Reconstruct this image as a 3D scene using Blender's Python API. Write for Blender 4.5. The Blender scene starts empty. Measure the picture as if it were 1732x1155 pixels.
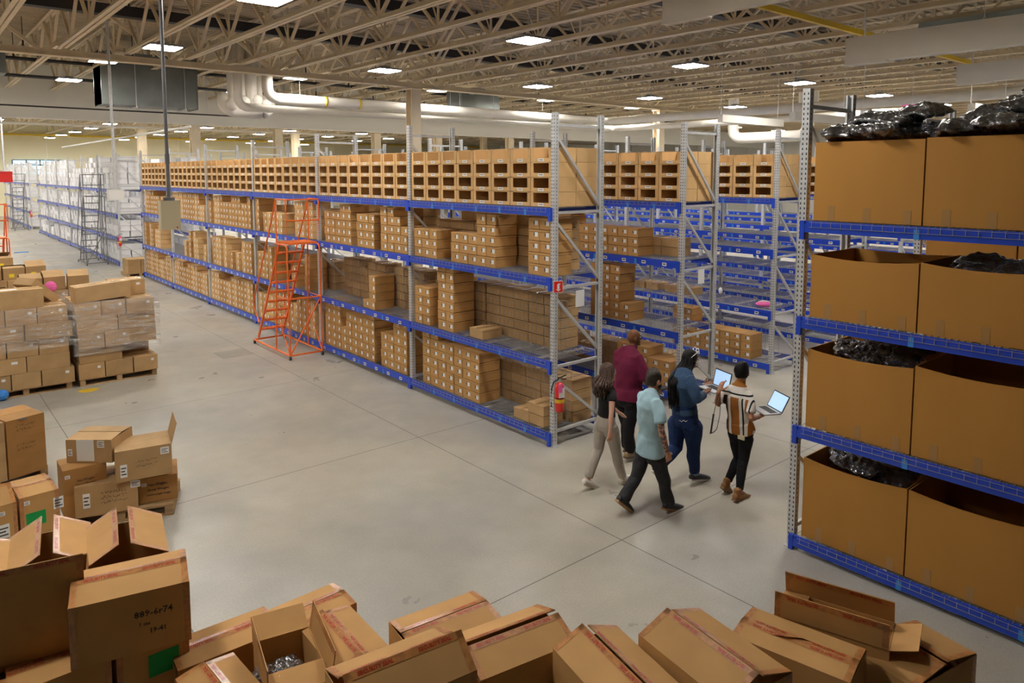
import bpy, math, random
from math import sin, cos, pi, radians
from mathutils import Vector, Matrix
random.seed(7)
SC = bpy.context.scene
COL = SC.collection
# ---------------- camera, world, exposure ----------------
CF, CPY, CPT, CYW = 1225.66, 405.62, 0.0920, 0.7019
CPOS = (-7.132, -7.533, 4.021)
cd = bpy.data.cameras.new('camera'); cam = bpy.data.objects.new('camera', cd); COL.objects.link(cam)
cam.location = CPOS; cam.rotation_euler = (pi/2 - CPT, 0, -CYW)
cd.sensor_width = 36; cd.lens = CF/1732*36; cd.shift_y = -(577.5 - CPY)/1732; cd.clip_end = 300; cd.clip_start = .05
SC.camera = cam
SC.view_settings.view_transform = 'Standard'; SC.view_settings.look = 'None'
SC.view_settings.gamma = 1; SC.view_settings.use_curve_mapping = False
SC.view_settings.exposure = 0.82
wd = bpy.data.worlds.new('world'); SC.world = wd; wd.use_nodes = True
wd.node_tree.nodes['Background'].inputs[0].default_value = (1, .95, .85, 1)
wd.node_tree.nodes['Background'].inputs[1].default_value = .35
LAMP = 66.0            # radiance of the high bay lamps
LAMP_COL = (1, .955, .885)

def at(px, py, axis, val):
    """point of the photographed place seen at a pixel, on the plane axis = val (camera survey)"""
    fw = Vector((sin(CYW)*cos(CPT), cos(CYW)*cos(CPT), -sin(CPT)))
    rt = Vector((cos(CYW), -sin(CYW), 0)); up = rt.cross(fw)
    d = fw + rt*((px-866)/CF) - up*((py-CPY)/CF)
    t = (val - CPOS[axis])/d[axis]
    return Vector(CPOS) + d*t

# ---------------- materials ----------------
def mat(name, col, rough=.6, metal=0, var=0, vscale=3, bump=0, bscale=20, rnd=0, coat=0, emit=0, alpha=1, stretch=None, spec=None):
    m = bpy.data.materials.new(name); m.use_nodes = True
    nt = m.node_tree; N = nt.nodes; L = nt.links; b = N['Principled BSDF']
    c4 = (*col, 1)
    b.inputs['Base Color'].default_value = c4
    b.inputs['Roughness'].default_value = rough; b.inputs['Metallic'].default_value = metal
    if spec is not None: b.inputs['Specular IOR Level'].default_value = spec
    if coat: b.inputs['Coat Weight'].default_value = coat; b.inputs['Coat Roughness'].default_value = .15
    if alpha < 1: b.inputs['Alpha'].default_value = alpha
    if emit:
        b.inputs['Emission Color'].default_value = c4; b.inputs['Emission Strength'].default_value = emit
    tc = N.new('ShaderNodeTexCoord'); src = tc.outputs['Object']
    if stretch:
        mp = N.new('ShaderNodeMapping'); mp.inputs['Scale'].default_value = stretch
        L.new(src, mp.inputs[0]); src = mp.outputs[0]
    if var or rnd:
        mix = N.new('ShaderNodeHueSaturation'); mix.inputs['Color'].default_value = c4
        v = None
        if var:
            no = N.new('ShaderNodeTexNoise'); no.inputs['Scale'].default_value = vscale; no.inputs['Detail'].default_value = 4
            L.new(src, no.inputs[0])
            mr = N.new('ShaderNodeMapRange'); mr.inputs['From Min'].default_value = .3; mr.inputs['From Max'].default_value = .7
            mr.inputs['To Min'].default_value = 1-var; mr.inputs['To Max'].default_value = 1+var
            L.new(no.outputs[0], mr.inputs[0]); v = mr.outputs[0]
        if rnd:
            oi = N.new('ShaderNodeObjectInfo')
            m2 = N.new('ShaderNodeMapRange'); m2.inputs['To Min'].default_value = 1-rnd; m2.inputs['To Max'].default_value = 1+rnd
            L.new(oi.outputs['Random'], m2.inputs[0])
            if v:
                mu = N.new('ShaderNodeMath'); mu.operation = 'MULTIPLY'; L.new(v, mu.inputs[0]); L.new(m2.outputs[0], mu.inputs[1]); v = mu.outputs[0]
            else: v = m2.outputs[0]
        L.new(v, mix.inputs['Value']); L.new(mix.outputs[0], b.inputs['Base Color'])
    if bump:
        n2 = N.new('ShaderNodeTexNoise'); n2.inputs['Scale'].default_value = bscale; n2.inputs['Detail'].default_value = 3
        L.new(src, n2.inputs[0])
        bp = N.new('ShaderNodeBump'); bp.inputs['Strength'].default_value = bump; bp.inputs['Distance'].default_value = .02
        L.new(n2.outputs[0], bp.inputs['Height']); L.new(bp.outputs[0], b.inputs['Normal'])
    return m
M = {}
M['kraft'] = mat('kraft_card', (.52, .29, .105), .75, var=.08, vscale=4, rnd=.07, spec=.3)
M['kraft_dark'] = mat('kraft_card_brown', (.40, .205, .065), .75, var=.1, vscale=3, rnd=.08, spec=.3)
M['kraft_big'] = mat('kraft_card_bulk', (.47, .225, .045), .7, var=.07, vscale=1.6, rnd=.04, spec=.3, stretch=(1, 1, .3))
M['kraft_pale'] = mat('kraft_card_pale', (.66, .42, .19), .75, var=.07, vscale=5, rnd=.06, spec=.3)
M['kraft_pile'] = mat('kraft_card_dusty', (.47, .30, .14), .75, var=.1, vscale=4, rnd=.1, spec=.3)
M['card_in'] = mat('card_inside', (.36, .19, .07), .8, var=.06, vscale=5, spec=.2)
M['white'] = mat('white_paper', (.82, .82, .80), .6)
M['white_card'] = mat('white_card', (.86, .86, .88), .7, var=.04, vscale=3, rnd=.05)
M['ink'] = mat('black_ink', (.03, .025, .02), .7)
M['ink_brown'] = mat('brown_print', (.13, .07, .03), .8)
M['steel'] = mat('galvanised_steel', (.62, .63, .64), .45, .35, var=.1, vscale=8)
M['steel_dark'] = mat('dark_steel', (.20, .20, .21), .45, .5, var=.1, vscale=8)
M['hole'] = mat('punched_hole', (.03, .03, .035), .9)
M['wire'] = mat('wire_steel', (.42, .42, .42), .4, .6)
M['blue'] = mat('blue_paint', (.008, .06, .56), .38, var=.08, vscale=6, coat=.3)
M['blue_tape'] = mat('light_blue_tape', (.04, .25, .72), .5)
M['orange'] = mat('orange_paint', (.85, .16, .02), .4, var=.06, vscale=8)
M['deck'] = mat('roof_deck_paint', (.50, .42, .29), .7, var=.12, vscale=.8)
M['cream'] = mat('cream_paint_steel', (.78, .66, .47), .55, var=.06, vscale=2)
M['cream_wall'] = mat('pale_wall_paint', (.88, .86, .80), .8, var=.03, vscale=.5)
M['yellow_wall'] = mat('yellowish_wall_paint', (.80, .74, .52), .8, var=.03, vscale=.3)
M['white_pipe'] = mat('white_insulation', (.80, .76, .68), .6, var=.05, vscale=2)
M['black_pipe'] = mat('black_pipe', (.025, .025, .028), .5)
M['duct'] = mat('duct_steel', (.20, .22, .21), .45, .5, var=.15, vscale=1.5)
M['panel'] = mat('white_panel', (.74, .70, .62), .6, var=.03, vscale=2)
M['yellow'] = mat('yellow_paint', (.75, .50, .02), .5)
M['beige'] = mat('beige_enamel', (.62, .54, .36), .5)
M['red'] = mat('red_enamel', (.75, .02, .015), .3, coat=.5)
M['black_rubber'] = mat('black_rubber', (.015, .015, .015), .6)
M['wood'] = mat('pallet_wood', (.42, .27, .13), .8, var=.25, vscale=6, rnd=.1, stretch=(1, 6, 6))
M['bag'] = mat('black_garment_bag', (.016, .016, .022), .13, var=.4, vscale=3, bump=1.0, bscale=11, coat=1)
_n = M['bag'].node_tree.nodes; _n['Principled BSDF'].inputs['IOR'].default_value = 1.9; _n['Principled BSDF'].inputs['Coat IOR'].default_value = 1.9
for q in _n:
    if q.type == 'BUMP': q.inputs['Distance'].default_value = .09
    if q.type == 'TEX_NOISE' and q.inputs['Scale'].default_value == 11: q.inputs['Detail'].default_value = 5; q.inputs['Distortion'].default_value = 1.6
M['tape'] = mat('clear_tape', (.60, .38, .19), .12, coat=1, spec=.8)
M['tape_dull'] = mat('brown_tape', (.40, .22, .07), .35)
M['sec_tape'] = mat('security_tape', (.46, .20, .065), .3, coat=.35, spec=.5, var=.25, vscale=30)
M['sec_red'] = mat('security_print', (.42, .035, .01), .4, coat=.3)
M['lamp'] = mat('lamp_lens', LAMP_COL, .5, emit=LAMP)
M['lamp_body'] = mat('lamp_housing', (.30, .30, .31), .4, .5)
M['green'] = mat('green_sticker', (.0, .33, .07), .6)
M['yellow_label'] = mat('yellow_sticker', (.85, .72, .02), .6)
M['pink'] = mat('pink_note', (.9, .15, .45), .7)
M['glassblue'] = mat('daylight_pane', (.35, .65, .85), .3, emit=1.4)

def floor_mat():
    m = mat('sealed_concrete', (.42, .385, .32), .38); nt = m.node_tree; N = nt.nodes; L = nt.links; b = N['Principled BSDF']
    tc = N.new('ShaderNodeTexCoord'); sp = N.new('ShaderNodeSeparateXYZ'); L.new(tc.outputs['Object'], sp.inputs[0])
    def mth(op, a, bb=None, c=None):
        n = N.new('ShaderNodeMath'); n.operation = op
        for i, v in enumerate((a, bb, c)):
            if v is None: continue
            if isinstance(v, (int, float)): n.inputs[i].default_value = v
            else: L.new(v, n.inputs[i])
        return n.outputs[0]
    def line(s, off, period, w):
        f = mth('PINGPONG', mth('SUBTRACT', s, off), period/2)   # distance to nearest joint
        return mth('LESS_THAN', f, w)
    j = mth('MAXIMUM', line(sp.outputs[0], -1.28, 4.10, .006), line(sp.outputs[1], 1.60, 4.08, .006))
    def noise(sc, det=5, rough=.6, stretch=None):
        n = N.new('ShaderNodeTexNoise'); n.inputs['Scale'].default_value = sc; n.inputs['Detail'].default_value = det; n.inputs['Roughness'].default_value = rough
        L.new(tc.outputs['Object'], n.inputs[0]); return n.outputs[0]
    def ramp(v, a, bb, c, d):
        r = N.new('ShaderNodeMapRange'); L.new(v, r.inputs[0])
        for i, k in enumerate(('From Min', 'From Max', 'To Min', 'To Max')): r.inputs[k].default_value = (a, bb, c, d)[i]
        return r.outputs[0]
    v = mth('MULTIPLY', ramp(noise(.45, 3), .3, .7, .84, 1.12), ramp(noise(2.2), .3, .7, .93, 1.06))
    v = mth('MULTIPLY', v, ramp(noise(45, 2), .35, .65, .94, 1.05))
    v = mth('MULTIPLY', v, ramp(mth('GREATER_THAN', noise(260, 1), .74), 0, 1, 1, .78))
    # dark patch of repaired concrete
    px = mth('LESS_THAN', mth('ABSOLUTE', mth('ADD', sp.outputs[0], 1.62)), .34); py_ = mth('LESS_THAN', mth('ABSOLUTE', mth('SUBTRACT', sp.outputs[1], 8.65)), .36)
    v = mth('MULTIPLY', v, ramp(mth('MULTIPLY', px, py_), 0, 1, 1, .72))
    v = mth('MULTIPLY', v, ramp(j, 0, 1, 1, .28))
    h = N.new('ShaderNodeHueSaturation'); L.new(v, h.inputs['Value'])
    mx = N.new('ShaderNodeMix'); mx.data_type = 'RGBA'; L.new(ramp(noise(.3, 2), .4, .6, 0, 1), mx.inputs[0])
    mx.inputs[6].default_value = (.385, .372, .335, 1); mx.inputs[7].default_value = (.425, .395, .325, 1)
    L.new(mx.outputs[2], h.inputs['Color']); L.new(h.outputs[0], b.inputs['Base Color'])
    L.new(ramp(noise(1.3, 4), .3, .7, .26, .46), b.inputs['Roughness'])
    return m
M['floor'] = floor_mat()
def wrap_mat():
    m = bpy.data.materials.new('stretch_wrap'); m.use_nodes = True; nt = m.node_tree; N = nt.nodes; L = nt.links
    out = N['Material Output']; N.remove(N['Principled BSDF'])
    tr = N.new('ShaderNodeBsdfTransparent'); gl = N.new('ShaderNodeBsdfGlossy'); gl.inputs['Roughness'].default_value = .13
    df = N.new('ShaderNodeBsdfDiffuse'); df.inputs[0].default_value = (.85, .85, .85, 1)
    tc = N.new('ShaderNodeTexCoord'); mp = N.new('ShaderNodeMapping'); mp.inputs['Scale'].default_value = (2, 2, 14); L.new(tc.outputs['Object'], mp.inputs[0])
    no = N.new('ShaderNodeTexNoise'); no.inputs['Scale'].default_value = 2.2; no.inputs['Detail'].default_value = 5; L.new(mp.outputs[0], no.inputs[0])
    bp = N.new('ShaderNodeBump'); bp.inputs['Strength'].default_value = 1; bp.inputs['Distance'].default_value = .05; L.new(no.outputs[0], bp.inputs['Height'])
    L.new(bp.outputs[0], gl.inputs['Normal'])
    mr = N.new('ShaderNodeMapRange'); mr.inputs['From Min'].default_value = .45; mr.inputs['From Max'].default_value = .75; mr.inputs['To Min'].default_value = .03; mr.inputs['To Max'].default_value = .45; L.new(no.outputs[0], mr.inputs[0])
    a = N.new('ShaderNodeMixShader'); L.new(mr.outputs[0], a.inputs[0]); L.new(tr.outputs[0], a.inputs[1]); L.new(df.outputs[0], a.inputs[2])
    c = N.new('ShaderNodeMixShader'); c.inputs[0].default_value = .14; L.new(a.outputs[0], c.inputs[1]); L.new(gl.outputs[0], c.inputs[2])
    L.new(c.outputs[0], out.inputs[0]); return m
M['wrap'] = wrap_mat()

# ---------------- mesh helpers ----------------
class MB:
    def __init__(s): s.v = []; s.f = []; s.m = []; s.mats = []
    def mi(s, m):
        m = M[m] if isinstance(m, str) else m
        if m not in s.mats: s.mats.append(m)
        return s.mats.index(m)
    def add(s, vs, fs, m):
        o = len(s.v); s.v += [tuple(v) for v in vs]; k = s.mi(m)
        for f in fs: s.f.append([i+o for i in f]); s.m.append(k)
    def box(s, x0, y0, z0, x1, y1, z1, m, T=None, skip=''):
        vs = [(x, y, z) for x in (x0, x1) for y in (y0, y1) for z in (z0, z1)]
        if T: vs = [T @ Vector(v) for v in vs]
        fs = dict(l=(0, 1, 3, 2), r=(4, 6, 7, 5), f=(0, 4, 5, 1), b=(2, 3, 7, 6), d=(0, 2, 6, 4), u=(1, 5, 7, 3))
        s.add(vs, [fs[k] for k in fs if k not in skip], m)
    def quad(s, a, b, c, d, m): s.add([a, b, c, d], [(0, 1, 2, 3)], m)
    def bar(s, a, b, w, h, m, up=(0, 0, 1)):
        a, b = Vector(a), Vector(b); d = (b-a).normalized(); up = Vector(up)
        if abs(d.dot(up)) > .98: up = Vector((1, 0, 0))
        x = d.cross(up).normalized()*(w/2); y = x.cross(d).normalized()*(h/2)
        vs = [p+sx*x+sy*y for p in (a, b) for sx, sy in ((-1, -1), (1, -1), (1, 1), (-1, 1))]
        s.add(vs, [(0, 3, 2, 1), (4, 5, 6, 7), (0, 1, 5, 4), (1, 2, 6, 5), (2, 3, 7, 6), (3, 0, 4, 7)], m)
    def tube(s, pts, r, m, n=8, cap=True):
        pts = [Vector(p) for p in pts]; rs = r if isinstance(r, (list, tuple)) else [r]*len(pts)
        rings = []; ref = None
        for i, p in enumerate(pts):
            d = (pts[min(i+1, len(pts)-1)] - pts[max(i-1, 0)]).normalized()
            if ref is None: ref = Vector((0, 0, 1)) if abs(d.z) < .9 else Vector((1, 0, 0))
            x = d.cross(ref).normalized(); y = d.cross(x); ref = y.cross(d)*1.0 if False else ref
            rings.append([p + rs[i]*(cos(2*pi*k/n)*x + sin(2*pi*k/n)*y) for k in range(n)])
        vs = [v for rg in rings for v in rg]; fs = []
        for i in range(len(pts)-1):
            for k in range(n):
                fs.append((i*n+k, (i+1)*n+k, (i+1)*n+(k+1) % n, i*n+(k+1) % n))
        if cap: fs.append(tuple(range(n))); fs.append(tuple(reversed(range((len(pts)-1)*n, len(pts)*n))))
        s.add(vs, fs, m)
    def ball(s, c, r, m, n=10, k=6, T=None):
        r = r if isinstance(r, (list, tuple)) else (r, r, r); vs = []; fs = []
        for i in range(k+1):
            a = pi*i/k
            for j in range(n):
                b = 2*pi*j/n; v = Vector((r[0]*sin(a)*cos(b), r[1]*sin(a)*sin(b), r[2]*cos(a)))
                vs.append((T @ v if T else v) + Vector(c))
        for i in range(k):
            for j in range(n): fs.append((i*n+j, (i+1)*n+j, (i+1)*n+(j+1) % n, i*n+(j+1) % n))
        s.add(vs, fs, m)
    def mesh(s, name, smooth=False):
        me = bpy.data.meshes.new(name); me.from_pydata(s.v, [], s.f)
        for m in s.mats: me.materials.append(m)
        me.polygons.foreach_set('material_index', s.m)
        if smooth: me.polygons.foreach_set('use_smooth', [True]*len(s.f))
        me.update(); return me
    def build(s, name, parent=None, loc=None, smooth=False):
        return link(name, s.mesh(name, smooth), parent, loc)
def link(name, me, parent=None, loc=None, rz=0):
    o = bpy.data.objects.new(name, me); COL.objects.link(o)
    if parent: o.parent = parent
    if loc is not None: o.location = loc
    if rz: o.rotation_euler = (0, 0, rz)
    return o
def tag(o, label, cat, group=None, kind=None):
    o['label'] = label; o['category'] = cat
    if group: o['group'] = group
    if kind: o['kind'] = kind
    return o
def empty(name, loc=(0, 0, 0), rz=0, label='', cat='', group=None):
    o = bpy.data.objects.new(name, None); COL.objects.link(o); o.location = loc; o.rotation_euler = (0, 0, rz); o.empty_display_size = .1
    return tag(o, label, cat, group)
def copy_tree(o, parent=None, loc=None, rz=None):
    c = o.copy(); COL.objects.link(c); c.parent = parent
    if loc is not None: c.location = loc
    if rz is not None: c.rotation_euler = (0, 0, rz)
    for ch in list(KIDS.get(o.name, o.children)): copy_tree(ch, c)
    return c
KIDS = {}
def struct(name, mb, smooth=False):
    o = mb.build(name, smooth=smooth); o['kind'] = 'structure'; return o
def frz(o, mb_list): pass
ORD = ['zero', 'first', 'second', 'third', 'fourth', 'fifth', 'sixth', 'seventh', 'eighth', 'ninth', 'tenth', 'eleventh', 'twelfth', 'thirteenth', 'fourteenth', 'fifteenth', 'sixteenth', 'seventeenth', 'eighteenth', 'nineteenth', 'twentieth']
def od(n):
    if n < len(ORD): return ORD[n]
    if n < 30: return 'twenty-'+ORD[n-20]
    if n < 40: return 'thirtieth' if n == 30 else 'thirty-'+ORD[n-30]
    return 'fortieth' if n == 40 else ('forty-'+ORD[n-40] if n < 50 else 'fifty-'+ORD[min(n-50, 19)])

# ---------------- building shell ----------------
b = MB(); b.quad((-40, -20, 0), (90, -20, 0), (90, 90, 0), (-40, 90, 0), 'floor'); struct('floor', b)
ZD = 8.7   # roof deck
b = MB()
# ribbed steel deck, ribs run along x
y = -20.0
zz = []
while y < 76:
    zz += [(y, ZD), (y+.12, ZD), (y+.14, ZD+.05), (y+.26, ZD+.05)]; y += .28 if y < 31 else 1.2
for (ya, za), (yb, zb) in zip(zz, zz[1:]): b.quad((-40, ya, za), (90, ya, za), (90, yb, zb), (-40, yb, zb), 'deck')
struct('ceiling', b)
b = MB(); b.box(-40, 30, 6.45, 90, 30.3, 9.0, 'cream_wall'); b.box(-40, 29.94, 6.38, 90, 30.36, 6.45, 'cream_wall')
struct('wall_header', b)
b = MB(); b.box(-40, 75, 0, 90, 75.3, 9, 'yellow_wall')
for x in range(-38, 90, 6): b.box(x, 74.98, 0, x+.05, 75, 9, 'cream_wall')
b.box(-40, 74.6, 7.55, 90, 75, 7.7, 'yellow')
struct('wall_far', b)
b = MB(); b.box(-32.3, -20, 0, -32, 75, 9, 'cream_wall'); struct('wall_left', b)
b = MB(); b.box(58, -20, 0, 58.3, 75, 9, 'cream_wall')
for yy in range(-18, 75, 3): b.box(57.97, yy, 0, 58, yy+.04, 9, 'panel')
struct('wall_right', b)
b = MB(); b.box(-32, -20.3, 0, 58, -20, 9, 'duct'); struct('wall_near', b)
def window(i, x0, x1, z0, z1, n):
    b = MB(); b.box(x0, 74.9, z0, x1, 74.96, z1, 'glassblue')
    for k in range(n+1):
        x = x0+(x1-x0)*k/n; b.box(x-.06, 74.82, z0, x+.06, 74.9, z1, 'steel_dark')
    for k in range(4): 
        z = z0+(z1-z0)*k/3; b.box(x0, 74.82, z-.05, x1, 74.9, z+.05, 'steel_dark')
    o = b.build('window_%d' % i); o['kind'] = 'structure'
window(1, 1.2, 5.6, 3.85, 5.25, 4); window(2, 19, 23, 3.9, 5.1, 4); window(3, 29, 35, 3.9, 5.1, 6)

# ---------------- roof steel ----------------
def joist_mesh(y0, y1, zb, zt, panel, simple=False):
    b = MB(); c = 'cream'
    for s in (-1, 1):
        b.box(s*.062-.046, y0, zb, s*.062+.046, y1, zb+.02, c)
        b.box(s*.02-.006, y0, zb, s*.02+.006, y1, zb+.13, c)
        b.box(s*.055-.045, y0, zt-.02, s*.055+.045, y1, zt, c)
    n = max(1, int(round((y1-y0)/panel))); p = (y1-y0)/n
    for i in range(n):
        ya = y0+i*p
        b.bar((0, ya, zt-.04), (0, ya+p/2, zb+.05), .075, .06, c)
        b.bar((0, ya+p/2, zb+.05), (0, ya+p, zt-.04), .075, .06, c)
        if not simple:
            b.bar((0, ya+p/2, zb+.05), (0, ya+p/2, zt-.04), .045, .045, c)
            b.bar((.05, ya+p/2, zb+.05), (.05, ya+p*.72, zt-.04), .03, .03, c)
    return b.mesh('roof_joist')
jm1 = joist_mesh(-9, 16.4, 7.5, ZD, 2.5); jm2 = joist_mesh(16.7, 29.9, 7.6, ZD, 2.5); jm3 = joist_mesh(30.4, 74.5, 7.75, ZD, 3.0, True)
for i in range(38):
    x = -6.68+1.65*i
    tag(link('roof_joist', jm1, loc=(x, 0, 0)), 'cream open-web steel roof truss over the near hall, %s counted from the left' % od(i+1), 'roof truss', 'cream roof trusses over the near hall')
    if i < 36: tag(link('roof_joist', jm2, loc=(x, 0, 0)), 'cream open-web roof truss between main girder and white header wall, %s from the left' % od(i+1), 'roof truss', 'cream roof trusses beyond the main girder')
for i in range(22):
    tag(link('roof_joist', jm3, loc=(-8+3*i, 0, 0)), 'distant pale roof truss seen under the header wall, %s counted from the left' % od(i+1), 'roof truss', 'roof trusses over the far hall')
def girder(Y, x0, x1, zb, label):
    b = MB(); c = 'cream'
    for s in (-1, 1):
        b.box(x0, Y+s*.09-.08, zb, x1, Y+s*.09+.08, zb+.025, c); b.box(x0, Y+s*.02-.005, zb, x1, Y+s*.02+.005, zb+.2, c)
        b.box(x0, Y+s*.09-.08, ZD-.03, x1, Y+s*.09+.08, ZD, c)
    n = int((x1-x0)/3.3)
    for i in range(n):
        a = x0+i*3.3
        b.bar((a, Y, ZD-.05), (a+1.65, Y, zb+.1), .09, .09, c); b.bar((a+1.65, Y, zb+.1), (a+3.3, Y, ZD-.05), .09, .09, c)
    tag(b.build('roof_girder'), label, 'girder')
girder(16.55, -31.9, 57, 7.28, 'long cream steel roof girder carried by the tall cream columns')
girder(30.6, -31.9, 57, 7.3, 'pale roof girder just behind the white header wall')
girder(52, -31.9, 57, 7.3, 'most distant roof girder over the far hall')
def column(x, y, w, top, label, group):
    o = empty('building_column', (x, y, 0), 0, label, 'column', group)
    b = MB(); h = w/2
    b.box(-h, -h, 0, h, -h+.03, top, 'cream'); b.box(-h, h-.03, 0, h, h, top, 'cream'); b.box(-.012, -h+.03, 0, .012, h-.03, top, 'cream')
    b.build('shaft', o); b = MB(); b.box(-h-.06, -h-.06, top-.05, h+.06, h+.06, top, 'cream'); b.build('cap_plate', o)
    b = MB(); b.box(-h-.06, -h-.06, 0, h+.06, h+.06, .03, 'cream'); b.build('base_plate', o)
column(8.25, 16.55, .42, 7.26, 'tall cream steel column rising behind the main rack, holding the roof girder', 'cream building columns')
column(23.2, 16.55, .42, 7.26, 'cream steel column right of centre, behind the second rack row', 'cream building columns')
for i, (px, Y) in enumerate(((240, 47), (330, 30.6), (470, 30.6), (500, 47), (636, 30.6), (740, 30.6), (818, 47), (862, 30.6))):
    p = at(px, 240, 1, Y)
    column(p.x, Y, .42 if Y < 40 else .5, 7.28 if Y < 40 else 7.6, 'white column beneath the header wall, %s of the row from the left' % od(i+1), 'white columns under the header wall')
# lamps
def make_lamp(rise):
    o = empty('high_bay_lamp', (0, 0, 0)); b = MB(); s = .37
    b.box(-s, -s, .0, s, s, .05, 'lamp_body'); b.box(-.12, -.12, .05, .12, .12, .13, 'lamp_body'); b.build('housing', o)
    b = MB(); b.box(-s+.02, -s+.02, -.012, s-.02, s-.02, 0, 'lamp'); b.build('lens', o)
    b = MB()
    for sx in (-1, 1): b.tube([(sx*.25, 0, .05), (0, 0, .35)], .006, 'steel', 5)
    b.tube([(0, 0, .34), (0, 0, rise)], .008, 'steel', 5)
    b.build('hanger', o); KIDS[o.name] = list(o.children); return [o, 0]
LP = {}
def lamp(x, y, z, label, group):
    if z not in LP: LP[z] = make_lamp(ZD-.003-z)
    q = LP[z]; o = q[0] if q[1] == 0 else copy_tree(q[0])
    q[1] += 1; o.location = (x, y, z); tag(o, label, 'lamp', group)
for j, y in enumerate((11.35, 5.0, -2.0)):
    for i in range(-1, 9):
        x = -2.1+6.05*i+(.65 if j > 1 else 0)
        lamp(x, y, 7.0, 'high bay lamp over the near hall, %s from left, %s row from the girder' % (ORD[i+2], ORD[j+1]), 'high bay lamps over the near hall')
for j, y in enumerate((17.2, 23.0)):
    for i in range(-2, 9):  # two leftmost columns are out of view, added for more light on the racks
        x = -2.2+6.05*i
        lamp(x, y, 7.35, 'high bay lamp before the header wall, %s from left, %s row behind girder' % (ORD[i+3], ORD[j+1]), 'high bay lamps before the header wall')
for j in range(7):
    for i in range(-2, 6):  # first two columns are unseen lamps, added to brighten the white racks
        lamp(-2.5+6*i, 33+6*j, 7.15, 'far high bay lamp beyond the header wall, %s from left, %s row back' % (ORD[i+3], ORD[j+1]), 'high bay lamps in the far hall')
# ---------------- pallet racks ----------------
T, W, D = 4.877, 3.828, 1.02
def post_mesh(holes=True):
    b = MB(); w = .04; m = 'steel'
    b.box(0, -w, 0, .004, w, T, m); b.box(.004, -w, 0, .075, -w+.004, T, m); b.box(.004, w-.004, 0, .075, w, T, m)
    b.box(.071, -w+.004, 0, .075, -w+.018, T, m); b.box(.071, w-.018, 0, .075, w-.004, T, m)
    b.box(-.02, -.06, 0, .1, .06, .008, m)
    if holes:
        z = .09
        while z < T-.03:
            for y in (-.021, .021):
                b.quad((-.0008, y-.007, z), (-.0008, y-.005, z+.024), (-.0008, y+.005, z+.024), (-.0008, y+.007, z), 'hole')
            for y, s in ((-w-.0008, 1), (w+.0008, -1)):
                b.quad((.032, y, z), (.032, y, z+.02), (.043, y, z+.02), (.043, y, z), 'hole')
            z += .0508
    return b.mesh('post')
PM, PMP = post_mesh(), post_mesh(False)
def brace(a, c, w=.035):
    b = MB(); b.bar(a, c, .04, w, 'steel', (0, 1, 0)); return b.mesh('brace')
HZ = (.22, 1.19, 2.35, 3.45, 4.70); DG = ((1.02, .30), (2.22, 1.33), (3.33, 2.42), (4.56, 3.53))
BH = [brace((.06, 0, z), (D-.06, 0, z)) for z in HZ]; BD = [brace((.05, 0, a), (D-.05, 0, c)) for a, c in DG]
def beam_mesh(L, labels, tapes, lip):
    b = MB(); m = 'blue'
    b.box(-.042, .045, -.115, -.002, L-.045, -.028, m); b.box(-.028, .045, -.028, -.002, L-.045, 0, m)
    for y0, y1 in ((.0, .05), (L-.05, L)):
        b.box(-.046, y0, -.19, -.004, y1, .004, m)
    if lip:
        b.box(-.048, .1, -.012, -.044, L-.1, -.008, 'wire'); b.box(-.048, .1, -.062, -.044, L-.1, -.058, 'wire')
        for k in range(int((L-.2)/.1)+1): b.box(-.048, .1+k*.1-.002, -.06, -.044, .1+k*.1+.002, 0, 'wire')
    for y in tapes: b.box(-.0455, y-.025, -.117, -.0425, y+.025, -.024, 'blue_tape')
    for y in labels:
        b.box(-.0475, y-.045, -.095, -.043, y+.045, -.04, 'white'); b.box(-.0482, y-.03, -.075, -.0475, y+.03, -.055, 'ink')
    return b.mesh('beam')
LAB = [.3+.46*k for k in range(8)]
BM = {k: v for k, v in (('lab', beam_mesh(W, LAB, (.95, 1.95, 2.85), False)), ('tape', beam_mesh(W, (), (.55, 1.15, 1.75, 2.4, 3.0), True)), ('wide', beam_mesh(W, (), (.8, 1.7, 2.7), True)), ('plain', beam_mesh(W, (), (), False)))}
BACK = {}
def deck_mesh(L):
    b = MB(); m = 'wire'
    n = int((L-.12)/.055)
    for k in range(n+1):
        y = .06+(L-.12)*k/n; b.box(-.02, y-.0025, .0, D+.02, y+.0025, .006, m)
    for k in range(9): x = .02+(D-.04)*k/8; b.box(x-.003, .06, -.005, x+.003, L-.06, .001, m)
    for k in range(6):
        y = .35+(L-.7)*k/5; b.box(.0, y-.02, -.03, D, y+.02, -.006, 'steel')
    return b.mesh('wire_deck')
DM = deck_mesh(W)
def rack_run(x0, y0, nb, levels, label, style='lab', near=None, holes=True, far=False, group='pallet racks'):
    o = empty('pallet_rack', (x0, y0, 0), 0, label, 'rack', group)
    for i in range(nb+1):
        f = bpy.data.objects.new('upright_frame', None); COL.objects.link(f); f.parent = o; f.location = (0, i*W, 0)
        for sx in (0, 1):
            p = link('post', PM if holes and i < 5 else PMP, f, (D if sx else 0, 0, 0), pi if sx else 0)
        for me in BH: link('cross_brace', me, f)
        for me in BD: link('diagonal_brace', me, f)
    for z in levels:
        for i in range(nb):
            st = near if (near and i == 0) else style
            if not far: link('beam', BM[st if st != 'lab' or z < 3.4 else ('tape' if not far else 'lab')], o, (0, i*W, z))
            else: link('beam', BM[style], o, (0, i*W, z))
            link('beam', BM['plain'], o, (D, (i+1)*W, z), pi)
            link('wire_deck', DM, o, (0, i*W, z))
    return o
LV = (.20, 1.28, 2.51, 3.52); LR = (.16, 1.36, 2.53, 3.53)
R1 = rack_run(0, 0, 6, LV, 'long main pallet rack with blue beams facing the wide aisle, bins on top', near='tape')
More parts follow.
